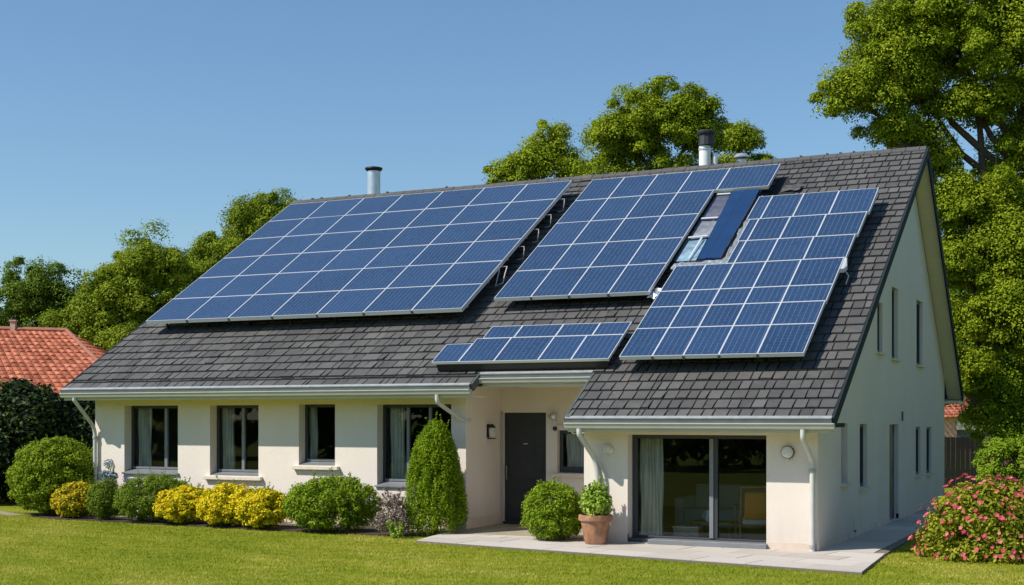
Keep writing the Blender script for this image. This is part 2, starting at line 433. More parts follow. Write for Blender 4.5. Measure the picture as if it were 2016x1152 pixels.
# front walls ---------------------------------------------------------------
W1 = (-15.46, -13.97, 0.99, 2.45); W2 = (-13.11, -11.85, 0.97, 2.45); W3 = (-10.84, -9.96, 1.22, 2.46); W4 = (-8.97, -7.30, 0.85, 2.45)
T = 0.3
top_l = rz(YLW) - 0.16
wall('left_wall', (0, YLW, 0), (1, 0, 0), [(X0, 0), (X1, 0), (X1, top_l), (X0, top_l)], [W1, W2, W3, W4], (0, T, 0))
DOOR = (-6.93, -5.98, 0.04, 2.29); SW = (-5.74, -5.02, 1.10, 1.94)
top_d = rz(YDW) - 0.16
wall('door_wall', (0, YDW, 0), (1, 0, 0), [(X1 - 0.1, 0), (X2 + 0.1, 0), (X2 + 0.1, top_d), (X1 - 0.1, top_d)], [DOOR, SW], (0, T, 0))
SLD = (-3.26, -0.84, 0.06, 1.90)
top_w = rz(0) - 0.16
wall('wing_wall', (0, 0, 0), (1, 0, 0), [(X2, 0), (0, 0), (0, top_w), (X2, top_w)], [SLD], (0, T, 0))
# returns
wall('entrance_return', (X1, 0, 0), (0, 1, 0), [(YLW + T + 0.002, 0), (YDW - 0.002, 0), (YDW - 0.002, rz(YDW) - 0.17), (YLW + T + 0.002, rz(YLW + T) - 0.17)], [], (-T, 0, 0))
wall('wing_return', (X2, 0, 0), (0, 1, 0), [(T + 0.002, 0), (YDW - 0.002, 0), (YDW - 0.002, rz(YDW) - 0.17), (T + 0.002, rz(T) - 0.17)], [], (T, 0, 0))
# gable wall
GW = [(1.78, 2.30, 1.05, 2.09), (3.37, 4.08, 0.90, 2.07), (6.40, 7.46, 0.06, 2.05), (9.72, 10.37, 0.88, 1.98), (11.29, 12.07, 0.85, 1.96),
      (5.08, 5.62, 3.48, 4.46), (6.67, 7.40, 3.42, 4.90), (9.82, 10.70, 3.40, 4.88)]
gout = [(T + 0.002, 0), (YBACK, 0), (YBACK, rzb(YBACK) - 0.2), (YR, HR - 0.24), (T + 0.002, rz(T) - 0.17)]
wall('gable_wall', (0, 0, 0), (0, 1, 0), gout, GW, (-T, 0, 0))
wall('far_gable_wall', (X0, 0, 0), (0, 1, 0), [(YLW + T + 0.002, 0), (YBACK, 0), (YBACK, rzb(YBACK) - 0.2), (YR, HR - 0.24), (YLW + T + 0.002, rz(YLW + T) - 0.17)], [], (T, 0, 0))
wall('back_wall', (0, YBACK, 0), (1, 0, 0), [(X0, 0), (0, 0), (0, rzb(YBACK) - 0.21), (X0, rzb(YBACK) - 0.21)], [], (0, 0.2, 0))
# plinths (a hair proud of the walls)
for q in ((X0 - 0.01, X1 + 0.012, YLW - 0.012, YLW + 0.05, 0, 0.26), (X1 - 0.05, X1 + 0.012, YLW + 0.052, YDW - 0.014, 0, 0.26),
          (X1 + 0.013, DOOR[0] - 0.002, YDW - 0.012, YDW + 0.05, 0, 0.05), (DOOR[1] + 0.002, X2, YDW - 0.012, YDW + 0.05, 0, 0.22),
          (X2 - 0.012, SLD[0], -0.012, 0.05, 0, 0.2), (SLD[1], 0.010, -0.012, 0.05, 0, 0.16),
          (-0.05, 0.012, 0.052, GW[2][0], 0, 0.16), (-0.05, 0.012, GW[2][1], YBACK - 0.05, 0, 0.16)):
    MB().box(*q).build('plinth', M['plinth'], house)
# dark rooms behind the glass
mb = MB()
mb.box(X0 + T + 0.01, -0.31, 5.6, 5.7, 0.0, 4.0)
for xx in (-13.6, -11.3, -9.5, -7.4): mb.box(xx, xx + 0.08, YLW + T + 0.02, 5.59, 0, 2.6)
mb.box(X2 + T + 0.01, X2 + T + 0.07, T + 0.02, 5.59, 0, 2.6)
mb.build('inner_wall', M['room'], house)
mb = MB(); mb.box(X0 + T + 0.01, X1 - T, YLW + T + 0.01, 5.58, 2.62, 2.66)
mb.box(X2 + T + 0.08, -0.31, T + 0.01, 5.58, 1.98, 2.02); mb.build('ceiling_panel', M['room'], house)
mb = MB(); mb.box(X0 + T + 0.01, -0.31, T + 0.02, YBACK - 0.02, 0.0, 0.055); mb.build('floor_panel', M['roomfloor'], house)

# ------------------------------------------------------------------ windows
def window_front(x0, x1, z0, z1, yw, mulls, rec=0.22, fw=0.06, sill=None, name='window', slope=True):
    y = yw + rec
    fr = MB()
    fr.box(x0 + .002, x0 + fw, y, y + 0.07, z0 + .002, z1 - .002); fr.box(x1 - fw, x1 - .002, y, y + 0.07, z0 + .002, z1 - .002)
    fr.box(x0 + fw, x1 - fw, y, y + 0.07, z1 - fw, z1 - .002); fr.box(x0 + fw, x1 - fw, y, y + 0.07, z0 + .002, z0 + fw + 0.05)
    w = fr.build(name, M['anthracite'], house, bevel=0.004)
    if mulls:
        mu = MB()
        for m_, mw in mulls:
            xm = x0 + (x1 - x0) * m_
            mu.box(xm - mw, xm + mw, y - 0.012, y + 0.06, z0 + fw + 0.055, z1 - fw - .002)
        mu.build('mullion', M['greymetal'], w, bevel=0.004)
    p = MB(); p.face([(x0 + fw - .01, y + 0.033, z0 + fw + .02), (x1 - fw + .01, y + 0.033, z0 + fw + .02), (x1 - fw + .01, y + 0.033, z1 - fw + .01), (x0 + fw - .01, y + 0.033, z1 - fw + .01)])
    p.build('pane', M['glass'], w)
    if slope:
        sb = MB()
        sb.prism([(x0 + .004, yw + 0.02, z0 + 0.002), (x0 + .004, y - 0.001, z0 + 0.002), (x0 + .004, y - 0.001, z0 + 0.075), (x0 + .004, yw + 0.02, z0 + 0.02)], 0, (x1 - x0 - .008, 0, 0))
        sb.box(x0 + fw + .01, x1 - fw - .01, y - 0.03, y - 0.0015, z0 + 0.08, z0 + 0.125)
        sb.build('inner_sill', M['greymetal'], w)
    if sill == 'stone':
        s = MB(); s.box(x0 - 0.12, x1 + 0.11, yw - 0.09, yw - 0.002, z0 - 0.085, z0 - 0.01); s.build('sill', M['stone'], w, bevel=0.008)
    elif sill == 'metal':
        s = MB(); s.prism([(x0 - 0.04, yw - 0.05, z0 - 0.03), (x0 - 0.04, yw + 0.018, z0 - 0.002), (x0 - 0.04, yw + 0.018, z0 + 0.018), (x0 - 0.04, yw - 0.05, z0 - 0.008)], 0, (x1 - x0 + 0.08, 0, 0))
        s.build('sill', M['greymetal'], w)
    return w
window_front(*W1, YLW, [(0.66, 0.04)], sill='metal')
window_front(*W2, YLW, [(0.56, 0.035)], sill='stone')
window_front(*W3, YLW, [], sill='stone')
window_front(*W4, YLW, [(0.35, 0.03), (0.65, 0.03)], sill='metal')
window_front(*SW, YDW, [], rec=0.12, fw=0.07, sill='stone', slope=False)

def window_side(y0, y1, z0, z1, rec, sill=True):
    x = -rec; fw = 0.06
    fr = MB()
    fr.box(x - 0.06, x, y0 + .002, y0 + fw, z0 + .002, z1 - .002); fr.box(x - 0.06, x, y1 - fw, y1 - .002, z0 + .002, z1 - .002)
    fr.box(x - 0.06, x, y0 + fw, y1 - fw, z1 - fw, z1 - .002); fr.box(x - 0.06, x, y0 + fw, y1 - fw, z0 + .002, z0 + fw)
    w = fr.build('side_window', M['anthracite'], house)
    p = MB(); p.box(x - 0.034, x - 0.028, y0 + fw - .01, y1 - fw + .01, z0 + fw - .01, z1 - fw + .01); p.build('pane', M['glass'], w)
    if sill:
        s = MB(); s.box(0.002, 0.07, y0 - 0.05, y1 + 0.05, z0 - 0.05, z0 - 0.008); s.build('sill', M['stone'], w)
for i, g in enumerate(GW):
    if i == 2:
        d = MB(); d.box(-0.14, -0.09, g[0] + .002, g[1] - .002, g[2], g[3] - .002)
        for zz in (0.3, 1.15): d.box(-0.09, -0.08, g[0] + 0.14, g[1] - 0.14, zz, zz + 0.7)
        so = d.build('side_door', M['door'], house)
        h = MB(); h.tube([(-0.089, g[0] + 0.1, 1.0), (-0.04, g[0] + 0.1, 1.0), (-0.04, g[0] + 0.22, 1.0)], 0.012, 8); h.build('handle', M['brass'], so)
    else:
        window_side(*g, {0: .105, 1: .077, 3: .045, 4: .057, 5: .06, 6: .08, 7: .068}[i])

# front door
d = MB(); y = YDW + 0.07
x0, x1, z0, z1 = DOOR
d.box(x0 + .01, x1 - .002, y, y + 0.06, z0 + 0.07, z1 - .002)
for a, b, c, e in ((0.12, 0.62, 1.52, 2.12), (0.12, 0.80, 0.98, 1.44), (0.12, 0.80, 0.74, 0.92), (0.12, 0.80, 0.16, 0.66)):
    d.box(x0 + a, x0 + b + 0.04, y - 0.012, y - .001, c, e)
fd = d.build('front_door', M['door'], house, bevel=0.006)
h = MB(); h.tube([(x0 + 0.075, y - 0.004, 0.95), (x0 + 0.075, y - 0.06, 0.95), (x0 + 0.075, y - 0.06, 1.22), (x0 + 0.075, y - 0.004, 1.22)], 0.011, 8)
h.build('handle', M['brass'], fd)
h = MB(); h.box(x0 + 0.43, x0 + 0.52, y - 0.022, y - 0.0125, 1.655, 1.675); h.build('knocker', M['steel'], fd)
h = MB(); h.box(x0 + .012, x1 - .004, YDW - 0.03, y + 0.1, 0.03, 0.105); h.build('threshold', M['anthracite'], fd)
c = MB(); c.box(X1 + 0.02, x0 + 0.005, YDW - 0.03, YDW - 0.0125, 0.052, 2.32)
c.build('door_casing', M['gutter'], house)

# sliding door
x0, x1, z0, z1 = SLD; y = 0.22; fw = 0.065
x0i = x0
fr = MB()
fr.box(x0 + .002, x0 + fw + 0.03, y, y + 0.09, z0 + .07, z1 - .002); fr.box(x1 - fw * .5, x1 - .002, y, y + 0.09, z0 + .07, z1 - .002)
fr.box(x0 + fw + .03, x1 - fw * .5, y, y + 0.09, z1 - fw, z1 - .002); fr.box(x0 + fw + .03, x1 - fw * .5, y, y + 0.09, z0 + .07, z0 + 0.1)
sdoor = fr.build('sliding_door', M['anthracite'], house, bevel=0.004)
mu = MB(); mu.box(-1.87, -1.80, y - 0.025, y + 0.06, z0 + 0.1, z1 - fw); mu.build('mullion', M['greymetal'], sdoor, bevel=0.004)
mu = MB(); mu.box(-1.795, -1.73, y - 0.005, y + 0.08, z0 + 0.1, z1 - fw); mu.build('meeting_stile', M['anthracite'], sdoor, bevel=0.004)
for a, b in ((x0 + fw + .02, -1.81), (-1.79, x1 - fw * .5 + .01)):
    p = MB(); p.face([(a, y + 0.04, z0 + 0.09), (b, y + 0.04, z0 + 0.09), (b, y + 0.04, z1 - fw + .01), (a, y + 0.04, z1 - fw + .01)]); p.build('pane', M['glass'], sdoor)
sl = MB(); sl.box(-2.86, x1 + 0.02, -0.10, y - .002, 0.045, 0.128); sl.build('threshold', M['greymetal'], sdoor, bevel=0.006)
sl = MB(); sl.box(x0 + .004, -2.862, 0.02, y - .002, 0.045, 0.128); sl.build('track', M['anthracite'], sdoor)

# ------------------------------------------------------------------ roof
mb = MB()
def slab(poly, t, mbx):
    n = Vector((0, -SL, 1)).normalized()
    mbx.prism([roof(x, s, 0.0) for x, s in poly], 0, -n * t)
# underlay planes (dark, seen only in the joints)
slab([(XL, S_L), (XR, S_L), (XR, S_E), (XW, S_E), (XW, 0), (OX, 0), (OX, S_R), (XL, S_R)], 0.10, mb)
roof_o = mb.build('roof', M['underlay'], house)
nb = Vector((0, (HR - HB), (YB - YR))).normalized()
mb = MB(); mb.prism([(XL, YR + .001, HR), (OX, YR + .001, HR), (OX, YB, HB), (XL, YB, HB)], 0, -nb * 0.10)
mb.build('back_slope', M['slate'], roof_o)

# slates: one tapered plate each, laid in courses
random.seed(11)
V = []; RN = []
course = 0.305
def eave_s(x):
    return S_L if x < XR else (S_E if x < XW else 0.0)
def plate(xa, xb, xc, xd, s0, s1, lift, rn):
    # lower edge xa..xb at s0, upper edge xc..xd at s1, 4 side faces
    hl, hu = 0.026 + lift, 0.007
    a, b = roof(xa, s0, hl), roof(xb, s0, hl)
    d_, c_ = roof(xc, s1, hu), roof(xd, s1, hu)
    a0, b0 = roof(xa, s0, 0.0), roof(xb, s0, 0.0); d0, c0 = roof(xc, s1, 0.0), roof(xd, s1, 0.0)
    for q in ((a, b, c_, d_), (a0, b0, b, a), (b0, c0, c_, b), (d0, a0, a, d_)):
        V.extend([tuple(p) for p in q]); RN.append(rn)
def lay(xlo, xhi, s_start, s_end, wmean, jit, stagger, gap, k0=0):
    k = 0; s = s_start
    while s < s_end - 0.02:
        s1 = min(s + course, s_end)
        xs = [xlo]; off = (stagger * (k % 2) * wmean * 0.5 + random.uniform(-jit, jit) * wmean * 0.3)
        x = xlo + wmean * 0.6 + off
        while x < xhi - wmean * 0.45:
            xs.append(x + random.uniform(-jit, jit) * wmean * 0.22); x += wmean * (1 + random.uniform(-jit, jit) * 0.35)
        xs.append(xhi)
        for i in range(len(xs) - 1):
            sk = random.uniform(-1, 1) * 0.018 * jit
            a, b = xs[i] + gap * 0.5, xs[i + 1] - gap * 0.5
            w1 = random.uniform(-1, 1) * 0.02 * jit; w2 = random.uniform(-1, 1) * 0.02 * jit
            sl0 = s + random.uniform(0, 0.022) * (0.6 + jit * .5)
            if i == 0: w1 = 0
            if i == len(xs) - 2: w2 = 0
            lift = random.uniform(0, 0.008) + (0.012 if random.random() < 0.04 else 0)
            mid = random.uniform(-1, 1) * 0.004
            plate(a + (w1 if i else 0), b + w2, a, b, sl0, s1 - 0.016, lift, min(1, max(0, random.gauss(0.5, 0.2))))
        s = s1; k += 1
lay(XL, XR, S_L, S_E, 0.25, 1.0, 1, 0.027)
lay(XW, -2.9, 0.0, S_E, 0.205, 0.5, 0, 0.028)
lay(-2.9, OX, 0.0, S_E, 0.205, 0.5, 0, 0.028)
lay(XL, -5.2, S_E, S_R, 0.25, 1.0, 1, 0.027)
lay(-5.2, OX, S_E, S_R, 0.212, 0.55, 0, 0.028)
np_obj('slates', np.array(V), 4, M['slate'], np.array(RN), roof_o)
# ridge caps
mb = MB(); x = XL; random.seed(3)
while x < OX - 0.05:
    w = 0.30; xe = min(x + w, OX)
    h = random.uniform(0.0, 0.012)
    prof = [(YR - 0.15, HR - 0.15 * SL + 0.028), (YR - 0.15, HR - 0.15 * SL + 0.05 + h), (YR, HR + 0.055 + h), (YR + 0.14, HR - 0.13 + 0.05 + h), (YR + 0.14, HR - 0.13 + 0.02)]
    mb.prism([(x, *p) for p in prof], 0, (xe - x - 0.012, 0, 0))
    if random.random() < 0.4: mb.box(x + 0.02, x + 0.07, YR - 0.03, YR + 0.03, HR + 0.055, HR + 0.085)
    x += w
mb.build('ridge_cap', M['slate'], roof_o)
# bargeboards on both verges
nf = Vector((0, -SL, 1)).normalized(); nbk = nb
def barge(x0_, x1_, s0, s1, mat, nm, hi=0.03, lo=-0.17):
    m = MB(); m.prism([roof(x0_, s0, hi), roof(x0_, s1, hi), roof(x0_, s1, lo), roof(x0_, s0, lo)], 0, (x1_ - x0_, 0, 0)); return m.build(nm, mat, roof_o)
barge(OX + .001, OX + 0.04, -0.02, S_R - 0.06, M['barge'], 'bargeboard', 0.035, -0.15)
barge(XL - 0.04, XL - .001, S_L - 0.02, S_R, M['barge'], 'bargeboard', 0.02, -0.13)
barge(XR + .001, XR + 0.035, S_L + 0.02, S_E - 0.01, M['zinc'], 'verge_trim', 0.02, -0.13)
barge(XW - 0.035, XW - .001, -0.0, S_E - 0.01, M['zinc'], 'verge_trim', 0.02, -0.12)
m = MB(); p0 = Vector((OX + .001, YR - 0.03, HR + 0.03)); p1 = Vector((OX + .001, YB + 0.02, HB + 0.02))
m.prism([p0, p1, p1 - nbk * 0.2, Vector((OX + .001, YR - 0.03, HR - 0.28))], 0, (0.035, 0, 0)); m.build('bargeboard', M['barge'], roof_o)
# verge soffits (cream undersides)
m = MB()
m.prism([roof(0.002, 0.3, -0.102), roof(OX - .002, 0.3, -0.102), roof(OX - .002, S_R - 0.12, -0.102), roof(0.002, S_R - 0.12, -0.102)], 0, -nf * 0.03)
q0 = Vector((0.002, YR + 0.05, HR - 0.05 * (HR - HB) / (YB - YR))) - nbk * 0.103; q1 = Vector((0.002, YB - 0.02, HB + 0.018)) - nbk * 0.103
m.prism([q0, q1, q1 + Vector((OX - 0.004, 0, 0)), q0 + Vector((OX - 0.004, 0, 0))], 0, -nbk * 0.03)
m.build('verge_soffit', M['soffit'], roof_o)
# back eave box
m = MB(); m.box(-3.0, OX - 0.004, YBACK + 0.21, YB - 0.03, HB - 0.2, HB - 0.13); m.box(-3.0, OX + 0.05, YB - 0.02, YB + 0.08, HB - 0.18, HB + 0.03)
m.build('back_eave', M['soffit'], roof_o)

# eaves: flashing, dark band, gutter with lit lip, fascia, soffit
def eave(x0_, x1_, s, ywall, end_r=0.0, fascia_mat='fascia', nm='gutter', drop=0.0):
    y = roof(0, s).y; z = roof(0, s).z
    fl = MB(); fl.prism([roof(x0_, s + 0.05, 0.032), roof(x0_, s - 0.035, 0.04), roof(x0_, s - 0.035, 0.018), roof(x0_, s + 0.05, 0.0295)], 0, (x1_ - x0_, 0, 0))
    g = MB()
    zt = z - 0.055
    g.prism([(x0_, y - 0.03, z + 0.012), (x0_, y - 0.03, z - 0.06), (x0_, y + 0.02, z - 0.06), (x0_, y + 0.02, z + 0.0)], 0, (x1_ - x0_, 0, 0))
    band = g.build('eave_band', M['zinc'], roof_o)
    fl.build('flashing', M['zinc_light'], band)
    gg = MB()
    prof = [(y - 0.075, z - 0.062), (y - 0.075, z - 0.080), (y - 0.06, z - 0.088), (y - 0.035, z - 0.150), (y - 0.01, z - 0.165), (y + 0.045, z - 0.165), (y + 0.045, z - 0.062)]
    gg.prism([(x0_ - 0.01, *p) for p in prof], 0, (x1_ - x0_ + 0.02 + end_r, 0, 0))
    go = gg.build(nm, M['gutter'], house)
    sf = MB(); zs = z - 0.2
    sf.box(x0_ + 0.02, x1_ - 0.02, y + 0.046, y + 0.08, zs - 0.02, z - 0.053)
    sf.build('fascia', M[fascia_mat], go)
    so = MB(); so.box(x0_ + 0.02, x1_ - 0.02, y + 0.0805, ywall - 0.002, zs - 0.012, zs + 0.01)
    so.build('soffit', M['soffit'], go)
    return go, y, z
gL, yL, zL = eave(XL, XR, S_L, YLW)
gE, yE, zE = eave(XR + 0.04, XW - 0.04, S_E, YDW)
gW, yW, zW = eave(XW, OX, 0.0, 0.0, 0.03)
# side closers of the overhang next to the entrance, and the box end at the wing's right corner
m = MB(); m.box(X1 + .003, XR - 0.022, YLW + 0.0, YDW - 0.003, zE - 0.212, zE - 0.19)
m.build('soffit', M['soffit'], gE)
m = MB(); m.box(OX - 0.018, OX + 0.012, yW + 0.046, 0.298, zW - 0.13, zW - 0.063); m.build('end_box', M['barge'], gW)

# ------------------------------------------------------------------ downpipes
def pipe(pts, r, nm='downpipe', mat='pipe', brackets=()):
    # round the bends with a few points
    P = [Vector(p) for p in pts]; out = [P[0]]
    for i in range(1, len(P) - 1):
        a = (P[i - 1] - P[i]); b = (P[i + 1] - P[i]); q = min(a.length, b.length) * 0.4; q = min(q, 0.16)
        A = P[i] + a.normalized() * q; B = P[i] + b.normalized() * q
        for t in (0, .25, .5, .75, 1): out.append(A * (1 - t) ** 2 + P[i] * 2 * t * (1 - t) + B * t * t)
    out.append(P[-1])
    m = MB(); m.tube(out, r, 14); o = m.build(nm, M[mat], house, smooth=True)
    for bx in brackets:
        b = MB(); b.lathe([(r * 1.0, -0.03), (r * 1.3, -0.025), (r * 1.3, 0.025), (r * 1.0, 0.03)], bx, 14); b.build('bracket', M['zinc_light'], o, smooth=True)
    return o
pipe([(-16.23, yL - 0.0, zL - 0.165), (-16.23, yL + 0.0, zL - 0.22), (-16.24, YLW - 0.07, 1.95), (-16.24, YLW - 0.07, 0.02)], 0.042, brackets=[(-16.24, YLW - 0.07, 1.75), (-16.24, YLW - 0.07, 0.5)])
pipe([(-7.22, yL, zL - 0.16), (-7.22, yL, zL - 0.30), (-7.08, YLW - 0.10, 2.18), (-7.02, YLW - 0.02, 2.14), (-7.0, YLW + 0.2, 2.14)], 0.042)
pipe([(XW + 0.25, yW, zW - 0.16), (XW + 0.25, yW, zW - 0.26), (-3.84, -0.09, 1.50), (-3.79, -0.07, 1.25), (-3.79, -0.07, 0.06)], 0.046, brackets=[(-3.79, -0.07, 1.05)])
pipe([(-3.84, -0.085, 1.55), (-3.70, -0.05, 1.28), (-3.655, -0.04, 1.1), (-3.655, -0.04, 0.06)], 0.02)
pipe([(XW + 0.08, yW, zW - 0.14), (XW + 0.06, yW + 0.15, zW - 0.25), (XW - 0.05, 1.4, zW - 0.24), (XW - 0.5, YDW - 0.04, 2.07), (-5.72, YDW - 0.04, 2.05)], 0.014)
pipe([(-0.10, yW, zW - 0.16), (-0.10, yW, zW - 0.30), (-0.07, -0.09, 1.50), (-0.07, -0.08, 1.35), (-0.07, -0.08, 0.03)], 0.042, brackets=[(-0.07, -0.08, 1.34), (-0.07, -0.08, 0.12)])
m = MB(); m.box(-0.015, 0.02, -0.022, -0.013, 0.0, 0.2); m.build('corner_guard', M['stone'], house)
m = MB(); m.box(0.002, 0.012, 2.82, 2.96, 0.12, 0.42); m.build('meter_flap', M['wall'], house)
m = MB(); m.box(0.002, 0.03, 7.84, 7.92, 2.12, 2.32); m.build('wall_vent', M['zinc'], house)

# ------------------------------------------------------------------ flues
def flue(x, y, zb, pipe_top, r, mat, nm='flue_pipe'):
    m = MB(); m.lathe([(r, zb), (r, pipe_top)], (x, y, 0), 24); return m.build(nm, M[mat], house, smooth=True)
f1 = flue(-14.16, YR + 0.3, 7.6, 8.93, 0.175, 'steel')
m = MB(); m.lathe([(0.178, 8.86), (0.225, 8.90), (0.24, 8.925), (0.235, 8.955), (0.10, 8.985), (0.02, 8.99)], (-14.16, YR + 0.3, 0), 24); m.build('cap', M['dark'], f1, smooth=True)
f2 = flue(-4.84, YR + 0.3, 7.6, 8.72, 0.14, 'white_pipe')
m = MB(); m.lathe([(0.15, 8.60), (0.155, 8.64), (0.15, 8.66)], (-4.84, YR + 0.3, 0), 24); m.build('collar', M['steel'], f2, smooth=True)
m = MB(); m.lathe([(0.16, 8.70), (0.20, 8.72), (0.18, 8.97), (0.22, 8.98), (0.235, 9.03), (0.20, 9.07), (0.08, 9.09)], (-4.80, YR + 0.3, 0), 12); m.build('cowl', M['dark'], f2)
m = MB(); m.lathe([(0.06, 7.6), (0.06, 8.52)], (-4.60, YR + 0.36, 0), 14); m.build('side_pipe', M['steel'], f2, smooth=True)
f3 = flue(-3.94, YR + 0.3, 7.6, 8.36, 0.12, 'steel')
m = MB(); m.lathe([(0.13, 8.30), (0.185, 8.34), (0.19, 8.37), (0.13, 8.44), (0.03, 8.46)], (-3.94, YR + 0.3, 0), 24); m.build('cap', M['steel'], f3, smooth=True)
m = MB(); m.lathe([(0.195, 8.325), (0.197, 8.345)], (-3.94, YR + 0.3, 0), 24); m.build('rim', M['dark'], f3, smooth=True)

# ------------------------------------------------------------------ solar arrays
ORD = ['first', 'second', 'third', 'fourth', 'fifth', 'sixth', 'seventh', 'eighth']
mesh_cache = {}
def module_meshes(w, h, t):
    key = (round(w, 3), round(h, 3), t)
    if key not in mesh_cache:
        b = 0.0140; g = 0.001
        fr = MB()
        fr.box(g, b, g, h - g, -t, 0); fr.box(w - b, w - g, g, h - g, -t, 0); fr.box(b, w - b, g, b, -t, 0); fr.box(b, w - b, h - b, h - g, -t, 0)
        cl = MB(); cl.box(b - .002, w - b + .002, b - .002, h - b + .002, -t * 0.75, -0.006)
        mesh_cache[key] = (fr.mesh('frame', M['alu']), cl.mesh('cell_face', M['cells']))
    return mesh_cache[key]
rs = random.Random(5)
def module(x0_, x1_, s0, s1, h, t, label, group):
    w, hh = x1_ - x0_, s1 - s0
    o = thing('solar_panel', label, 'solar panel', roof(x0_, s0, h), (PITCH + math.radians(rs.uniform(-.12, .12)), math.radians(rs.uniform(-.10, .10)), 0), group)
    a, b = module_meshes(w, hh, t)
    for nm, me in (('frame', a), ('cell_face', b)):
        c = bpy.data.objects.new(nm, me); COL.objects.link(c); c.parent = o
    return o
def rack(label, spans, ss, h, t, foot=True):
    """rails along x at slope positions ss, on feet"""
    o = thing('mounting_rack', label, 'mounting rack', roof(spans[0][0], ss[0], 0))
    inv = Matrix.Translation(-o.location)
    for (xa, xb), s in zip(spans, ss):
        h0, h1, w = h - t - 0.05, h - t - 0.002, 0.04
        c = [roof(xa, s - w / 2, h0), roof(xa, s + w / 2, h0), roof(xa, s + w / 2, h1), roof(xa, s - w / 2, h1)]
        m = MB(); m.prism([inv @ p for p in c], 0, (xb - xa, 0, 0)); m.build('rail', M['alu_side'], o)
        x = xa + 0.25
        while x < xb:
            c = [roof(x, s - 0.02, 0.01), roof(x, s + 0.02, 0.01), roof(x, s + 0.02, h - t - 0.051), roof(x, s - 0.02, h - t - 0.051)]
            m = MB(); m.prism([inv @ p for p in c], 0, (0.04, 0, 0)); m.build('foot', M['dark'], o); x += 1.15
    return o, inv
H1, T1 = 0.38, 0.085
def clamps(o, inv, xs, s, h, t):
    for x in xs:
        m = MB(); c = [roof(x - 0.02, s - 0.012, h - t - 0.01), roof(x - 0.02, s + 0.0005, h - t - 0.01), roof(x - 0.02, s + 0.0005, h - 0.012), roof(x - 0.02, s - 0.012, h - 0.012)]
        m.prism([inv @ p for p in c], 0, (0.04, 0, 0)); m.build('clamp', M['zinc'], o)
# large left array: 7 columns x 6 rows
G1 = 'solar panels of the large left array'
xs1 = [-15.90 + i * (15.90 - 7.705) / 7 for i in range(8)]
ss1 = [3.615 + j * (10.225 - 3.615) / 6 for j in range(7)]
def rowname(j, n): return 'bottom' if j == 0 else ('top' if j == n - 1 else ORD[j])
for j in range(6):
    for i in range(7):
        rn = 'top' if j == 5 else ('bottom' if j == 0 else ORD[5 - j])
        cn = 'leftmost' if i == 0 else ('rightmost' if i == 6 else ORD[i] + ' from left')
        module(xs1[i], xs1[i + 1], ss1[j], ss1[j + 1], H1, T1, f'blue solar panel, {cn} in the {rn} row of the large left array', G1)
o, inv = rack('grey rails and clamps carrying the large left solar array', [(xs1[0] + .02, xs1[-1] - .02)] * 6, [s + 0.3 for s in ss1[:-1]], H1, T1)
clamps(o, inv, xs1[1:-1], ss1[0], H1, T1)
# middle array: 4 columns x 5 rows and one more in the top row
G2 = 'solar panels of the middle array'
H2, T2 = 0.34, 0.075
xs2 = [-7.185, -6.36, -5.535, -4.70, -3.86]; ss2 = [4.08, 5.33, 6.54, 7.74, 9.00, 10.24]
for j in range(5):
    rn = 'top' if j == 4 else ('bottom' if j == 0 else ORD[4 - j])
    for i in range(4):
        x1_ = xs2[i + 1] + (0.06 if (j == 4 and i == 3) else 0)
        cn = 'leftmost' if i == 0 else ORD[i] + ' from left'
        module(xs2[i], x1_, ss2[j], ss2[j + 1], H2, T2, f'blue solar panel, {cn} in the {rn} row of the middle array', G2)
module(-3.798, -2.645, 9.00, 10.24, H2, T2, 'wide blue solar panel at the right end of the middle array top row', G2)
o, inv = rack('grey rails and clamps carrying the middle solar array', [(xs2[0] + .02, xs2[-1] - .02)] * 4 + [(xs2[0] + .02, -2.66)], [s + 0.35 for s in ss2[:-1]], H2, T2)
clamps(o, inv, xs2[1:-1], ss2[0], H2, T2)
# right array
G3 = 'solar panels of the right array'
H3, T3 = 0.36, 0.07
ss3 = [1.50, 2.53, 3.37, 4.02, 5.12, 6.14, 7.19, 8.37]
xs3 = [-3.61, -2.995, -2.43, -1.80, -1.13, -0.345]
for j in range(4):
    rn = ['bottom', 'second lowest', 'third lowest', 'fourth lowest'][j]
    for i in range(5):
        cn = 'leftmost' if i == 0 else ('rightmost' if i == 4 else ORD[i] + ' from left')
        module(xs3[i], xs3[i + 1] + (0.02 if i == 4 and j > 1 else 0), ss3[j], ss3[j + 1], H3, T3, f'blue solar panel, {cn} in the {rn} row of the right array', G3)
xs3u = [(-2.59, -2.43, -1.79, -1.09, -0.29), (-2.62, -2.42, -1.77, -1.05, -0.245), (-2.69, -2.395, -1.73, -1.00, -0.20)]
for j in range(3):
    rn = ['third', 'second', 'top'][j]
    for i in range(4):
        cn = 'narrow blue solar panel at the left end' if i == 0 else ('blue solar panel, ' + ('rightmost' if i == 3 else ORD[i] + ' from left'))
        module(xs3u[j][i], xs3u[j][i + 1], ss3[4 + j], ss3[5 + j], H3, T3, f'{cn} in the {rn} row of the right array' if i else f'{cn} of the right array {rn} row', G3)
o, inv = rack('grey rails and clamps carrying the right solar array', [(xs3[0] + .02, xs3[-1] - .02)] * 4 + [(-2.57, -0.32)] * 3, [s + 0.3 for s in ss3[:-1]], H3, T3)
clamps(o, inv, xs3[1:-1], ss3[0], H3, T3)
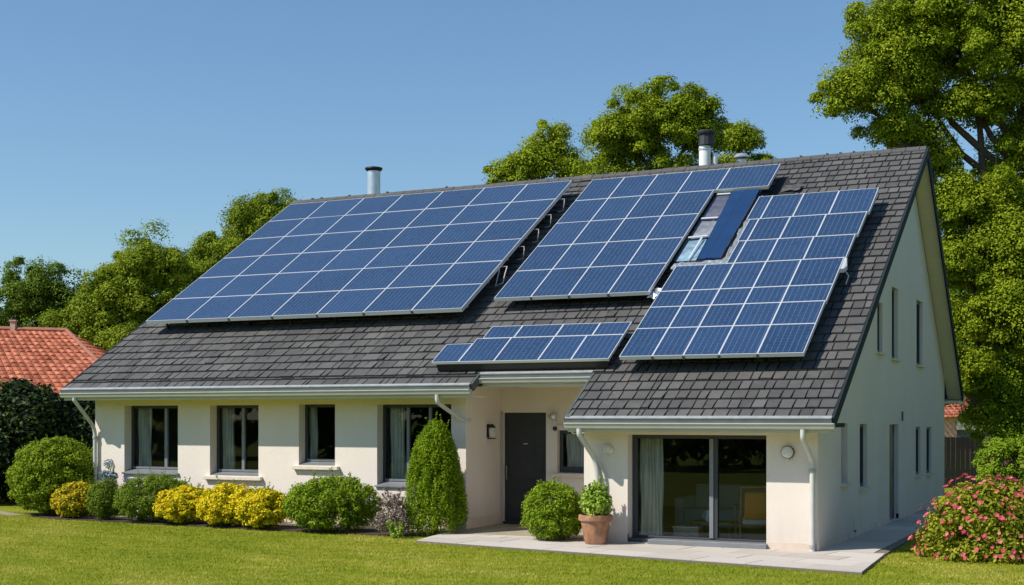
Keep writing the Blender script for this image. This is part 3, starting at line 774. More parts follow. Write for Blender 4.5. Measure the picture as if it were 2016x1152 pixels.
# small low array above the entrance
G4 = 'solar panels of the low array above the entrance'
H4, T4 = 0.26, 0.05
xs4 = [-6.905, -6.16, -5.26, -4.60, -3.87]; xs4t = [-6.78, -6.115, -5.25, -4.50, -3.87]
for i in range(4):
    cn = ['second', 'third', 'fourth', 'fifth'][i]
    module(xs4[i], xs4[i + 1], 1.615, 2.518, H4, T4, f'blue solar panel, {cn} from left in the lower row above the entrance', G4)
    module(xs4t[i], xs4t[i + 1], 2.52, 3.005, H4, T4, f'shallow blue solar panel, {ORD[i]} from left in the upper row above the entrance', G4)
module(-7.48, -6.907, 1.615, 2.33, H4, T4, 'small blue solar panel at the left end of the low entrance array', G4)
o, inv = rack('black rails under the low solar array above the entrance', [(-7.42, -3.9), (-6.85, -3.9), (-6.75, -3.9)], [1.70, 2.28, 2.85], H4, T4)
m = MB(); c = [roof(-7.42, 1.66, 0.035), roof(-7.42, 1.68, 0.035), roof(-7.42, 1.68, H4 - T4 - .002), roof(-7.42, 1.66, H4 - T4 - .002)]
m.prism([inv @ p for p in c], 0, (3.5, 0, 0)); m.build('skirt', M['dark'], o)

# flat collector between the arrays, with loose glass and flashing round it
ct = thing('flat_collector', 'smooth dark blue collector slab lying in the gap between two arrays', 'solar collector', roof(-3.25, 5.85, 0))
inv = Matrix.Translation(-ct.location)
def quadslab(name, pts, h, t, mat, parent, inv):
    m = MB(); n = Vector((0, -SL, 1)).normalized()
    if name == 'pane': m.face([inv @ roof(x + 0.112, s - 0.31, hh + h + 0.13) for x, s, hh in pts]); return m.build(name, mat, parent)
    m.prism([inv @ roof(x + 0.112, s - 0.31, hh + h + 0.13) for x, s, hh in pts], 0, -n * t); return m.build(name, mat, parent)
quadslab('left_strip', [(-3.40, 5.85, 0), (-3.235, 5.85, 0), (-3.255, 9.26, 0), (-3.55, 9.27, 0)], 0.17, 0.04, M['collector'], ct, inv)
quadslab('right_strip', [(-3.225, 5.85, 0), (-2.935, 5.83, 0), (-2.925, 9.25, 0), (-3.245, 9.26, 0)], 0.178, 0.045, M['collector'], ct, inv)
quadslab('frame', [(-3.42, 5.80, 0), (-2.92, 5.79, 0), (-2.90, 9.28, 0), (-3.57, 9.28, 0)], 0.124, 0.03, M['dark'], ct, inv)
for lb, pts, h in (('clear glass sheet highest beside the blue collector slab', [(-3.90, 7.95, 0), (-3.50, 7.92, 0), (-3.57, 9.24, 0), (-3.90, 9.25, 0)], 0.135),
                   ('clear glass sheet midway down beside the blue collector slab', [(-3.90, 6.95, 0), (-3.46, 7.0, 0), (-3.50, 7.90, .03), (-3.90, 7.93, .02)], 0.13),
                   ('pale bluish glass sheet lowest beside the blue collector slab', [(-3.90, 5.86, 0), (-3.43, 5.86, 0), (-3.47, 6.96, .03), (-3.90, 6.92, .03)], 0.145)):
    gt = thing('glass_sheet', lb, 'glass sheet', roof(pts[0][0], pts[0][1], h), group='loose glass sheets beside the collector')
    gi = Matrix.Translation(-gt.location)
    quadslab('pane', pts, h, 0.008, M['sheet'], gt, gi)
    a, b = pts[3], pts[2]
    quadslab('edge_strip', [(a[0] + .02, a[1] - 0.07, a[2]), (b[0] - .01, b[1] - 0.07, b[2]), (b[0] - .01, b[1] - .01, b[2]), (a[0] + .02, a[1] - .01, a[2])], h + 0.014, 0.012, M['alu'], gt, gi)
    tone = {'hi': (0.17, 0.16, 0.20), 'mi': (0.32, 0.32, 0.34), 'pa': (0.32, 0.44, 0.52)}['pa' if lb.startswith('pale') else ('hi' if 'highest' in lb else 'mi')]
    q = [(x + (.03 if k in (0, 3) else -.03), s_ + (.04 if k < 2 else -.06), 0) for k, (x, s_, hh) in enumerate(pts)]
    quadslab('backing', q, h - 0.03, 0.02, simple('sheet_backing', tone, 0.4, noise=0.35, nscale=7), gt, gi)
    if lb.startswith('pale'):
        quadslab('bright_strip', [(-3.62, 5.90, 0), (-3.585, 5.90, 0), (-3.56, 6.85, .03), (-3.60, 6.85, .03)], h + 0.014, 0.012, M['alu'], gt, gi)
def crumpled(name, label, xa, xb, s0, s1, h, seed, mat='foil', n=(4, 18), amp=0.03, cat='flashing'):
    r = random.Random(seed); xa, xb, s0, s1, h = (xa + .11, xb + .11, s0 - .31, s1 - .31, h + .13) if mat == 'foil' else (xa, xb, s0, s1, h)
    t = thing(name, label, cat, roof(xa, s0, h)); iv = Matrix.Translation(-t.location)
    m = MB(); G = {}
    for i in range(n[0] + 1):
        for j in range(n[1] + 1):
            u = i / n[0]; v = j / n[1]
            edge = (r.uniform(-.02, .02) if i in (0, n[0]) else 0)
            G[i, j] = iv @ roof(xa + (xb - xa) * u + edge, s0 + (s1 - s0) * v, h + r.uniform(-amp, amp))
    for i in range(n[0]):
        for j in range(n[1]): m.face([G[i, j], G[i + 1, j], G[i + 1, j + 1], G[i, j + 1]])
    ob = m.build('sheet', M[mat], t)
    md = ob.modifiers.new('solid', 'SOLIDIFY'); md.thickness = 0.006
    return t
crumpled('flashing_strip', 'crumpled silver flashing strip right of the blue collector slab', -2.90, -2.78, 5.86, 9.0, 0.11, 1)
crumpled('flashing_strip', 'crumpled silver flashing below the blue collector slab', -3.88, -2.75, 5.48, 5.80, 0.13, 2, n=(14, 3), amp=0.02)
crumpled('flashing_strip', 'crumpled silver flashing scrap below the right end of the middle array', -4.0, -3.72, 4.35, 4.75, 0.10, 3, n=(5, 6), amp=0.04)
crumpled('lifted_slate', 'loose lifted slate on dark patch near the ridge', -2.45, -2.05, 9.25, 9.60, 0.09, 4, 'slate', (4, 4), 0.025, 'slate')
t = thing('bare_patch', 'dark bare patch of roof underlay beside the middle array end', 'roof patch', roof(-2.72, 8.9, 0.05)); iv = Matrix.Translation(-t.location)
r_ = random.Random(8); pts = [(-2.74, 8.86), (-2.0, 8.84), (-1.95, 9.02), (-2.2, 9.1), (-2.15, 9.3), (-2.35, 9.75), (-2.5, 10.1), (-2.66, 10.15), (-2.70, 9.5)]
m = MB(); m.prism([iv @ roof(x, s, 0.055) for x, s in pts], 0, Vector((0, SL, -1)).normalized() * 0.02); m.build('sheet', M['underlay'], t)
# cable loops hanging from the right edge of the large left array
rc = random.Random(4)
for k, (s, L, lb) in enumerate(((6.0, 0.34, 'long drooping cable loop below the right edge of the large left array'), (7.0, 0.16, 'short cable hook lowest of the upper four on the large left array edge'),
                                (7.9, 0.18, 'short cable hook second of the upper four on the large left array edge'), (8.7, 0.17, 'short cable hook third of the upper four on the large left array edge'), (9.6, 0.2, 'topmost short cable hook on the right edge of the large left array'))):
    x = -7.70; s -= 0.28; o = thing('cable', lb, 'cable', roof(x, s, H1 - 0.1), group='cables at the left array edge'); iv = Matrix.Translation(-o.location)
    m = MB(); w = 0.10 if k else 0.24
    pts = [iv @ roof(x - 0.03, s, H1 - 0.10), iv @ roof(x + 0.10, s + 0.03, H1 - 0.12), iv @ roof(x + 0.14, s - L * 0.6, H1 - 0.16), iv @ roof(x + 0.10, s - L, 0.06), iv @ roof(x + 0.0, s - w - L * 0.8, 0.07)]
    if not k: pts.append(iv @ roof(x - 0.03, s - 0.1, H1 - 0.12))
    m.tube(pts, 0.012, 8); m.build('lead', M['pipe'] if k == 0 else M['alu_side'], o, smooth=True)
m = MB(); ob = thing('junction_box', 'small grey junction box on the right edge of the right array', 'junction box', roof(-0.33, 4.9, 0.28)); iv = Matrix.Translation(-ob.location)
m.prism([iv @ roof(-0.33, 4.65, 0.35), iv @ roof(-0.26, 4.7, 0.33), iv @ roof(-0.23, 4.85, 0.31), iv @ roof(-0.28, 5.15, 0.34), iv @ roof(-0.33, 5.15, 0.35)], 0, (0, 0.03, -0.07)); m.build('casing', M['alu'], ob)
m = MB(); m.tube([iv @ roof(-0.29, 4.8, 0.28), iv @ roof(-0.20, 4.75, 0.15), iv @ roof(-0.24, 4.6, 0.05)], 0.012, 8); m.build('lead', M['pipe'], ob)

# ------------------------------------------------------------------ wall lamps
o = thing('wall_lantern', 'black lantern with pale glass on the shaded entrance side wall', 'wall lamp', (X1, 2.02, 1.80))
m = MB(); m.box(0.002, 0.02, -0.05, 0.05, 0.0, 0.26); m.box(0.02, 0.10, -0.012, 0.012, 0.20, 0.235); m.box(0.03, 0.15, -0.065, 0.065, -0.03, -0.01)
m.lathe([(0.085, 0.19), (0.06, 0.235), (0.02, 0.265)], (0.09, 0, 0), 8); m.build('bracket', M['dark'], o)
m = MB(); m.lathe([(0.05, -0.01), (0.062, 0.10), (0.062, 0.19)], (0.09, 0, 0), 8); m.build('glass', M['lampglass'], o)
o = thing('security_light', 'grey motion sensor spotlight on wall right of the front door', 'wall lamp', (-5.78, YDW, 2.10))
m = MB(); m.box(-0.05, 0.05, -0.04, -0.002, -0.10, 0.0); m.tube([(0, -0.03, 0), (0, -0.07, 0.05)], 0.018, 8); m.build('mount', M['lampwhite'], o)
m = MB(); m.lathe([(0.02, 0.0), (0.075, 0.03), (0.095, 0.09), (0.085, 0.12), (0.03, 0.135)], (0, 0, 0), 18)
ob = m.build('lamp_head', M['steel'], o, smooth=True); ob.location = (0, -0.08, 0.06); ob.rotation_euler = (0.5, 0, 0)
m = MB(); m.lathe([(0.0, 0), (0.035, 0.01), (0.045, 0.05), (0.03, 0.08), (0.01, 0.085)], (0, 0, 0), 14); ob = m.build('sensor', M['dark'], o, smooth=True); ob.location = (0.02, -0.06, -0.17)
o = thing('dome_lamp', 'silver half dome lamp on wall between downpipe and sliding door', 'wall lamp', (-3.62, 0, 1.65))
m = MB(); m.lathe([(0.10, 0.0), (0.10, 0.02), (0.085, 0.035)], (0, 0, 0), 24); ob = m.build('base', M['steel'], o, smooth=True); ob.rotation_euler = (math.pi / 2, 0, 0); ob.location = (0, -0.002, 0)
m = MB(); m.lathe([(0.085, 0.0), (0.08, 0.04), (0.055, 0.075), (0.02, 0.09)], (0, 0, 0), 24); ob = m.build('dome', M['lampglass'], o, smooth=True); ob.rotation_euler = (math.pi / 2 - 0.25, 0, 0); ob.location = (0, -0.03, 0)
o = thing('bulkhead_lamp', 'round white bulkhead lamp on wall right of the sliding door', 'wall lamp', (-0.48, 0, 1.63))
m = MB(); m.lathe([(0.108, 0.0), (0.108, 0.05), (0.098, 0.06)], (0, 0, 0), 28); ob = m.build('rim', M['zinc'], o, smooth=True); ob.rotation_euler = (math.pi / 2, 0, 0); ob.location = (0, -0.002, 0)
m = MB(); m.lathe([(0.096, 0.0), (0.094, 0.03), (0.07, 0.055), (0.02, 0.065)], (0, 0, 0), 28); ob = m.build('diffuser', M['lampwhite'], o, smooth=True); ob.rotation_euler = (math.pi / 2, 0, 0); ob.location = (0, -0.05, 0)
m = MB(); m.lathe([(0.0, 0), (0.04, 0.01), (0.03, 0.03), (0.01, 0.035)], (0, 0, 0), 14); ob = m.build('sensor', M['lampwhite'], o, smooth=True); ob.location = (0, -0.05, -0.13)

# ------------------------------------------------------------------ curtains and furniture behind the glass
def curtain(x0_, x1_, y, z0_, z1_, label, waves, amp=0.03, mat='curtain'):
    o = thing('curtain', label, 'curtain', (x0_, y, z0_), group='curtains behind the front windows')
    n = 16 * waves; m = MB(); w = x1_ - x0_; hgt = z1_ - z0_
    ys = [amp * math.sin(i / n * waves * 2 * math.pi + 0.6 * math.sin(i * 0.13)) for i in range(n + 1)]
    rows = 6
    for j in range(rows):
        for i in range(n):
            def P(i, j):
                v = j / rows
                return (w * i / n + 0.012 * math.sin(i * 0.5 + j), ys[i] * (1.15 - 0.3 * v), hgt * v)
            m.face([P(i, j), P(i + 1, j), P(i + 1, j + 1), P(i, j + 1)], 0.5)
    ob = m.build('cloth', M[mat], o)
    me = ob.data; me.polygons.foreach_set('use_smooth', [True] * len(me.polygons))
    md = ob.modifiers.new('weld', 'WELD'); md.merge_threshold = 0.0005
    r = MB(); r.tube([(-0.05, 0, hgt + 0.01), (w + 0.3, 0, hgt + 0.01)], 0.012, 8); r.build('rail', M['greymetal'], o)
    return o
curtain(W1[0] + 0.08, W1[0] + 0.47, YLW + 0.36, 1.05, 2.43, 'pale curtain drawn aside in the leftmost front window', 5)
curtain(W2[0] + 0.05, W2[0] + 0.36, YLW + 0.36, 1.03, 2.43, 'pale curtain drawn aside in the second front window from left', 4)
curtain(W3[0] + 0.02, W3[0] + 0.22, YLW + 0.36, 1.28, 2.43, 'narrow pale curtain in the small third front window', 3)
curtain(W4[0] + 0.10, W4[0] + 0.42, YLW + 0.36, 0.92, 2.43, 'pale curtain in the wide window behind the cone shaped conifer', 4)
curtain(SW[0] + 0.10, SW[0] + 0.55, YDW + 0.26, 1.12, 1.93, 'pale curtain in the small window right of the front door', 5)
curtain(SLD[0] + 0.10, SLD[0] + 0.52, 0.36, 0.12, 1.86, 'long cream curtain at the left of the sliding glass door', 6, 0.035)

o = thing('armchair', 'wooden armchair with grey cushions behind the sliding door right pane', 'armchair', (-1.33, 1.15, 0.056), (0, 0, math.radians(205)))
m = MB(); m.box(-0.27, 0.27, -0.26, 0.26, 0.30, 0.44); m.build('seat_cushion', M['cushion'], o, bevel=0.03)
m = MB(); m.box(-0.26, 0.26, 0.0, 0.12, 0, 0.5); ob = m.build('back_cushion', M['amber'], o, bevel=0.03); ob.location = (0, 0.2, 0.42); ob.rotation_euler = (-0.3, 0, 0)
for sx in (-1, 1):
    for ya, yb, top in ((-0.26, -0.30, 0.62), (0.22, 0.32, 0.95)):
        m = MB(); m.tube([(sx * 0.31, yb, 0), (sx * 0.31, ya, 0.3), (sx * 0.31, ya + (0.12 if ya > 0 else 0), top)], [0.014, 0.02, 0.016], 8); m.build('leg', M['wood'], o, smooth=True)
    m = MB(); m.tube([(sx * 0.31, -0.34, 0.60), (sx * 0.31, -0.1, 0.63), (sx * 0.31, 0.28, 0.60)], 0.02, 8); m.build('armrest', M['wood'], o, smooth=True)
m = MB(); m.tube([(-0.33, 0.34, 0.95), (0.33, 0.34, 0.95)], 0.022, 8); m.tube([(-0.31, 0.24, 0.28), (0.31, 0.24, 0.28)], 0.016, 8); m.tube([(-0.31, -0.26, 0.28), (0.31, -0.26, 0.28)], 0.016, 8); m.build('crossbar', M['wood'], o, smooth=True)
o = thing('sofa', 'grey sofa in the dim room behind the sliding door left pane', 'sofa', (-2.35, 3.0, 0.056))
m = MB(); m.box(-0.8, 0.7, -0.35, 0.35, 0.08, 0.42); m.build('seat', M['cushion'], o, bevel=0.04)
m = MB(); m.box(-0.8, 0.7, 0.36, 0.55, 0.08, 0.85); m.build('backrest', M['cushion'], o, bevel=0.05)
m = MB(); m.box(-0.98, -0.81, -0.35, 0.55, 0.08, 0.62); m.build('armrest', M['cushion'], o, bevel=0.04)
o = thing('coffee_table', 'low wooden table with white crockery inside the sliding door', 'table', (-2.15, 1.35, 0.056))
m = MB(); m.box(-0.4, 0.4, -0.25, 0.25, 0.27, 0.30); m.build('tabletop', M['wood'], o)
for sx in (-1, 1):
    for sy in (-1, 1):
        m = MB(); m.tube([(sx * 0.36, sy * 0.21, 0), (sx * 0.34, sy * 0.2, 0.27)], 0.015, 8); m.build('leg', M['wood'], o)
o = thing('white_jug', 'white jug on the low table inside the sliding door', 'jug', (-2.22, 1.28, 0.356))
m = MB(); m.lathe([(0.05, 0), (0.075, 0.05), (0.06, 0.13), (0.045, 0.17), (0.055, 0.2)], (0, 0, 0), 18); m.build('body', M['white_thing'], o, smooth=True)
m = MB(); m.tube([(-0.05, 0, 0.17), (-0.11, 0, 0.15), (-0.11, 0, 0.08), (-0.065, 0, 0.05)], 0.01, 8); m.build('handle', M['white_thing'], o, smooth=True)
o = thing('storage_box', 'pale low box on the floor inside the sliding door left pane', 'box', (-2.35, 0.78, 0.056))
m = MB(); m.box(-0.32, 0.14, -0.13, 0.13, 0, 0.22); m.build('body', simple('pale_box', (0.5, 0.42, 0.30), 0.8, noise=.15), o, bevel=0.01)
m = MB(); m.box(-0.33, 0.15, -0.14, 0.14, 0.221, 0.25); m.build('lid', M['stone'], o, bevel=0.008)

# ------------------------------------------------------------------ ground
def sheet(name, poly, z, mat, thick=0.0):
    m = MB()
    if thick: m.prism([(x, y, z) for x, y in poly], 0, (0, 0, -thick))
    else: m.face([(x, y, z) for x, y in poly])
    return m.build(name, mat)
gm, nt, b = new_mat('lawn_ground')
tc = nt.nodes.new('ShaderNodeTexCoord'); n1 = nt.nodes.new('ShaderNodeTexNoise'); n1.inputs['Scale'].default_value = 0.55; n1.inputs['Detail'].default_value = 8; n1.inputs['Roughness'].default_value = 0.65
nt.links.new(tc.outputs['Object'], n1.inputs['Vector'])
rp = nt.nodes.new('ShaderNodeValToRGB'); rp.color_ramp.elements[0].position = 0.3; rp.color_ramp.elements[1].position = 0.7
rp.color_ramp.elements[0].color = (0.150, 0.210, 0.010, 1); rp.color_ramp.elements[1].color = (0.300, 0.310, 0.035, 1)
nt.links.new(n1.outputs['Fac'], rp.inputs['Fac']); nt.links.new(rp.outputs['Color'], b.inputs['Base Color']); b.inputs['Roughness'].default_value = 0.9; b.inputs['Specular IOR Level'].default_value = 0.1
nb_ = nt.nodes.new('ShaderNodeTexNoise'); nb_.inputs['Scale'].default_value = 30; bp = nt.nodes.new('ShaderNodeBump'); bp.inputs['Distance'].default_value = 0.05
nt.links.new(tc.outputs['Object'], nb_.inputs['Vector']); nt.links.new(nb_.outputs['Fac'], bp.inputs['Height']); nt.links.new(bp.outputs['Normal'], b.inputs['Normal'])
struct(sheet('ground', [(-900, -900), (900, -900), (900, 900), (-900, 900)], 0.0, gm))
# soil bed with a wavy edge
rb = random.Random(2)
edge = [(-16.9 + i * 0.3, 0.02 - 0.32 * min(1, i / 20) + rb.uniform(-0.05, 0.05)) for i in range(31)]
bed = edge + [(-7.2, -0.1), (-6.99, 0.35), (-6.99, 1.085), (-17.6, 1.085), (-18.2, 0.9)]
struct(sheet('flower_bed', bed, 0.03, M['soil'], 0.028))
PATIO = [(-6.75, -1.2), (1.20, -2.58), (1.02, 0.6), (0.93, 4.0), (0.80, 8.0), (0.75, 15.0), (-0.1, 15.0), (-0.1, 0.2), (-4.0, 0.2), (-4.0, 2.7), (-7.0, 2.7), (-7.0, -0.2)]
struct(sheet('patio', PATIO, 0.036, M['joint'], 0.034))
# paving slabs clipped to the patio outline
def inside(p, poly):
    c = False; n = len(poly)
    for i in range(n):
        (xa, ya), (xb, yb) = poly[i], poly[(i + 1) % n]
        if (ya > p[1]) != (yb > p[1]) and p[0] < (xb - xa) * (p[1] - ya) / (yb - ya) + xa: c = not c
    return c
def clip(poly, a, b):
    out = []; f = lambda p: (b[0] - a[0]) * (p[1] - a[1]) - (b[1] - a[1]) * (p[0] - a[0])
    for i in range(len(poly)):
        p, q = poly[i], poly[(i + 1) % len(poly)]; fp, fq = f(p), f(q)
        if fp >= 0: out.append(p)
        if fp * fq < 0:
            t = fp / (fp - fq); out.append((p[0] + (q[0] - p[0]) * t, p[1] + (q[1] - p[1]) * t))
    return out
m = MB(); rp_ = random.Random(6)
def slabs(region, ox_, oy_, w, h, ang, stag):
    ca, sa = math.cos(ang), math.sin(ang)
    for j in range(-20, 40):
        for i in range(-30, 30):
            x = i * w + (stag * (j % 2)) * w * 0.5; y = j * h; g = 0.006
            cell = [(ox_ + X * ca - Y * sa, oy_ + X * sa + Y * ca) for X, Y in ((x + g, y + g), (x + w - g, y + g), (x + w - g, y + h - g), (x + g, y + h - g))]
            for k in range(len(region)):
                cell = clip(cell, region[k], region[(k + 1) % len(region)])
                if len(cell) < 3: break
            if len(cell) < 3: continue
            z = 0.044 + rp_.uniform(0, 0.004)
            k = len(m.v); r0 = rp_.random(); m.face([(*p, z) for p in cell], r0)
            for a in range(len(cell)):
                p, q = cell[a], cell[(a + 1) % len(cell)]; m.face([(*p, 0.03), (*q, 0.03), (*q, z), (*p, z)], r0)
slabs([(-6.75, -1.2), (1.20, -2.58), (1.035, 0.12), (-4.1, 0.12), (-4.1, 0.0), (-7.0, 0.0)][:3] + [(-6.98, 0.12)], -6.75, -1.2, 0.9, 0.62, -0.172, 1)
slabs([(-6.98, 0.126), (-4.08, 0.126), (-4.08, 2.6), (-6.98, 2.6)], -6.98, 0.126, 0.97, 0.62, 0, 1)
slabs([(0.0, 0.126), (1.033, 0.126), (0.93, 4.0), (0.80, 8.0), (0.75, 15.0), (0.0, 15.0)], 0.0, 0.126, 1.05, 0.9, 0, 0)
struct(m.build('paving', M['paver']))
struct(sheet('side_path', [(-20.4, 1.75), (-17.85, 0.55), (-18.0, 0.30), (-20.6, 1.35)], 0.012, simple('worn_path', (0.34, 0.29, 0.23), 0.9, noise=0.2), 0.01))

# ------------------------------------------------------------------ grass blades
def grass(name, n, seed):
    g = np.random.default_rng(seed)
    # depth d from the camera and lateral r, thrown over the near lawn
    d = np.sqrt(g.uniform(15.5 ** 2, 33 ** 2, n)); r = g.uniform(-0.50, 0.47, n) * d
    x = CAM.x + math.cos(TH) * r - math.sin(TH) * d; y = CAM.y + math.sin(TH) * r + math.cos(TH) * d
    keep = np.ones(n, bool)
    def inpoly(poly):
        c = np.zeros(n, bool)
        for i in range(len(poly)):
            (xa, ya), (xb, yb) = poly[i], poly[(i + 1) % len(poly)]
            if ya == yb: continue
            c ^= ((ya > y) != (yb > y)) & (x < (xb - xa) * (y - ya) / (yb - ya) + xa)
        return c
    keep &= ~inpoly(PATIO); keep &= ~inpoly(bed); keep &= ~((x > X0 - .3) & (x < 0) & (y > 0.0) & (y < 15)); keep &= ~((x < -16.5) & (y > 1.2)); keep &= ~((x > -7.2) & (x < -6.6) & (y > -1.0)& (y<1))
    x, y = x[keep], y[keep]; k = len(x)
    h = g.uniform(0.016, 0.036, k); w = g.uniform(0.004, 0.008, k); a = g.uniform(0, math.pi * 2, k)
    lean = g.normal(0, 0.018, (k, 2))
    v = np.zeros((k, 3, 3))
    v[:, 0] = np.stack([x - np.cos(a) * w, y - np.sin(a) * w, np.zeros(k)], 1)
    v[:, 1] = np.stack([x + np.cos(a) * w, y + np.sin(a) * w, np.zeros(k)], 1)
    v[:, 2] = np.stack([x + lean[:, 0], y + lean[:, 1], h], 1)
    # patches of tone that belong to the turf itself
    tone = np.full(k, .47)
    for q in range(9):
        an = g.uniform(0, 2 * math.pi); fr = 0.7 * 1.5 ** q; ph = g.uniform(0, 6.3)
        tone += 0.105 * np.sin(fr * (x * math.cos(an) + 1.6 * y * math.sin(an)) + ph + 1.3 * np.sin(fr * .6 * (y * math.cos(an) - x * math.sin(an))))
    tone += g.normal(0, 0.09, k)
    return np_obj(name, v.reshape(-1, 3), 3, M['grass'], np.clip(tone, 0, 1))
M['grass'] = leafset('grass_blade', (0.165, 0.225, 0.008), (0.325, 0.340, 0.022), (0.560, 0.470, 0.120), 0.35, 0.6, k=1.14)
o = struct(grass('grass', 330000, 21), 'short sunlit lawn grass in front of the house', 'stuff'); o['category'] = 'grass'

# ------------------------------------------------------------------ foliage
def leaves(g, centers, radii, count, size, aspect=0.55, up=0.35, shell=0.30, squash=0.85, ragged=0.25, lowcut=-0.55):
    """leaf quads spread over puffs; returns verts (n*4,3) and per-leaf random"""
    C = np.repeat(np.asarray(centers, float), count, 0); R = np.repeat(np.asarray(radii, float), count)
    n = len(C)
    u = g.normal(size=(n, 3)); u /= np.linalg.norm(u, axis=1)[:, None]
    bad = u[:, 2] < lowcut; u[bad, 2] *= -1
    rr = 1 - shell * g.random(n) ** 1.5 + ragged * np.maximum(0, g.normal(0, 0.5, n))
    P = C + u * (R * rr)[:, None] * np.array([1, 1, squash])
    nrm = u * 1.0 + g.normal(size=(n, 3)) * 0.33; nrm[:, 2] += up
    nrm /= np.linalg.norm(nrm, axis=1)[:, None]
    t = g.normal(size=(n, 3)); t -= nrm * (t * nrm).sum(1)[:, None]; t /= np.linalg.norm(t, axis=1)[:, None]
    b = np.cross(nrm, t)
    s = (size * g.uniform(0.6, 1.3, n))[:, None]
    v = np.stack([P - t * s * 0.5, P + b * s * aspect * 0.5 - t * s * 0.05, P + t * s * 0.5 - nrm * s * 0.12, P - b * s * aspect * 0.5 - t * s * 0.05], 1)
    return v.reshape(-1, 4 * 3).reshape(-1, 3), np.clip(g.normal(0.5, 0.22, n), 0, 1)

def ellipsoid_puffs(g, ells, per_m2, rmin, rmax, inner=0.25):
    cs, rs_ = [], []
    for (c, rad) in ells:
        c = np.array(c, float); rad = np.array(rad, float)
        area = 4 * math.pi * (rad[0] * rad[2])
        k = max(5, int(area * per_m2))
        u = g.normal(size=(k, 3)); u /= np.linalg.norm(u, axis=1)[:, None]
        low = u[:, 2] < -0.6; u[low, 2] *= -0.5
        f = g.uniform(0.62, 1.13, k); ni = int(k * inner); f[:ni] = g.uniform(0.1, 0.6, ni)
        r = rmin + (rmax - rmin) * g.random(k) ** 1.3
        P = c + u * (rad - r[:, None] * 0.6) * f[:, None]
        cs.append(P); rs_.append(r)
    return np.concatenate(cs), np.concatenate(rs_)

def tree(name, label, base, ells, leafmat, seed, leaf=0.095, puff=(0.17, 0.58), per=2.6, count=420, trunk_r=0.22, group=None, nlimb=4, cat='tree', rot=TH):
    """ells in the tree's own frame: x to the side, y in depth, z up"""
    g = np.random.default_rng(seed)
    o = thing(name, label, cat, (base[0], base[1], 0), (0, 0, rot), group)
    ells = [(c, tuple(q * 1.08 for q in r)) for c, r in ells]
    cs, rs_ = ellipsoid_puffs(g, ells, per, *puff)
    v, rn = leaves(g, cs, rs_, count, leaf, ragged=.45)
    # tone varies a little from bough to bough too
    pr = np.repeat(g.normal(0, 0.13, len(cs)), count)
    np_obj('crown', v, 4, leafmat, np.clip(rn + pr, 0, 1), o)
    m = MB()
    top = Vector((ells[0][0][0] * .6, 0, ells[0][0][2])); zlow = min(c[2] for c, r in ells)
    fork = Vector((0.03, 0, max(1.2, zlow * 0.7)))
    m.tube([(0, 0, -0.05), (0.05, 0, fork.z * 0.5), fork, fork.lerp(top, .5) + Vector((-.12, 0, 0)), top], [trunk_r * 1.3, trunk_r, trunk_r * .85, trunk_r * .5, trunk_r * .12], 12)
    m.build('trunk', M['bark'], o, smooth=True)
    m = MB()
    for c, r in ells:
        e = Vector(c); hd = math.hypot(e.x, e.y); z0_ = max(fork.z * .7, min(e.z - 0.9 * hd - r[2] * .5, top.z * .85)); s0_ = Vector((0.02, 0, z0_))
        mid = s0_.lerp(e, .5) + Vector((0, 0, -.12 * hd)); bend = s0_.lerp(e, .8) + Vector((float(g.normal(0, .1)), float(g.normal(0, .1)), .05 * hd))
        m.tube([s0_, mid, bend, e], [trunk_r * .42, trunk_r * .32, trunk_r * .22, trunk_r * .1], 8)
        near = np.argsort(np.linalg.norm(cs - np.array(c), axis=1))[:60]
        for q in g.choice(near, min(nlimb, len(near)), replace=False):
            w = Vector(cs[q]); b0 = bend.lerp(e, float(g.random()))
            m.tube([b0, b0.lerp(w, .5) + Vector((float(g.normal(0, .08)), float(g.normal(0, .08)), float(g.normal(0, .08)))), w], [trunk_r * .13, trunk_r * .09, trunk_r * .03], 5)
    m.build('limbs', M['bark'], o, smooth=True)
    return o
GT = 'trees behind the house'
tree('broadleaf_tree', 'dark green tree at far left behind the red tiled roof', (-33.3, 15.9), [((0, 0, 6.3), (1.75, 1.6, 1.8)), ((-1.3, .4, 4.6), (1.3, 1.5, 1.6)), ((.9, 0, 4.6), (1.2, 1.3, 1.6)), ((-2.0, 0.5, 3.2), (1.3, 1.2, 1.3)), ((1.9, .3, 4.6), (1.2, 1.2, 1.5)), ((1.3, .2, 5.6), (1.1, 1.1, 1.5)), ((2.7, .4, 4.2), (1.1, 1.0, 1.6))], M['leaf_tree_dark'], 1, group=GT)
tree('broadleaf_tree', 'broad rounded tree between the far left tree and solar roof', (-27.9, 15.0), [((0.9, 0, 7.0), (1.25, 1.4, 1.9)), ((-.4, 0, 6.3), (1.2, 1.3, 1.7)), ((-1.5, 0, 4.9), (1.3, 1.2, 1.6)), ((.4, -.3, 4.3), (1.9, 1.5, 1.9)), ((1.8, 0, 5.2), (1.0, 1.2, 1.7)), ((-2.3, .2, 4.0), (1.2, 1.1, 1.5)), ((2.7, .3, 4.8), (1.2, 1.2, 1.8))], M['leaf_tree_left'], 2, group=GT)
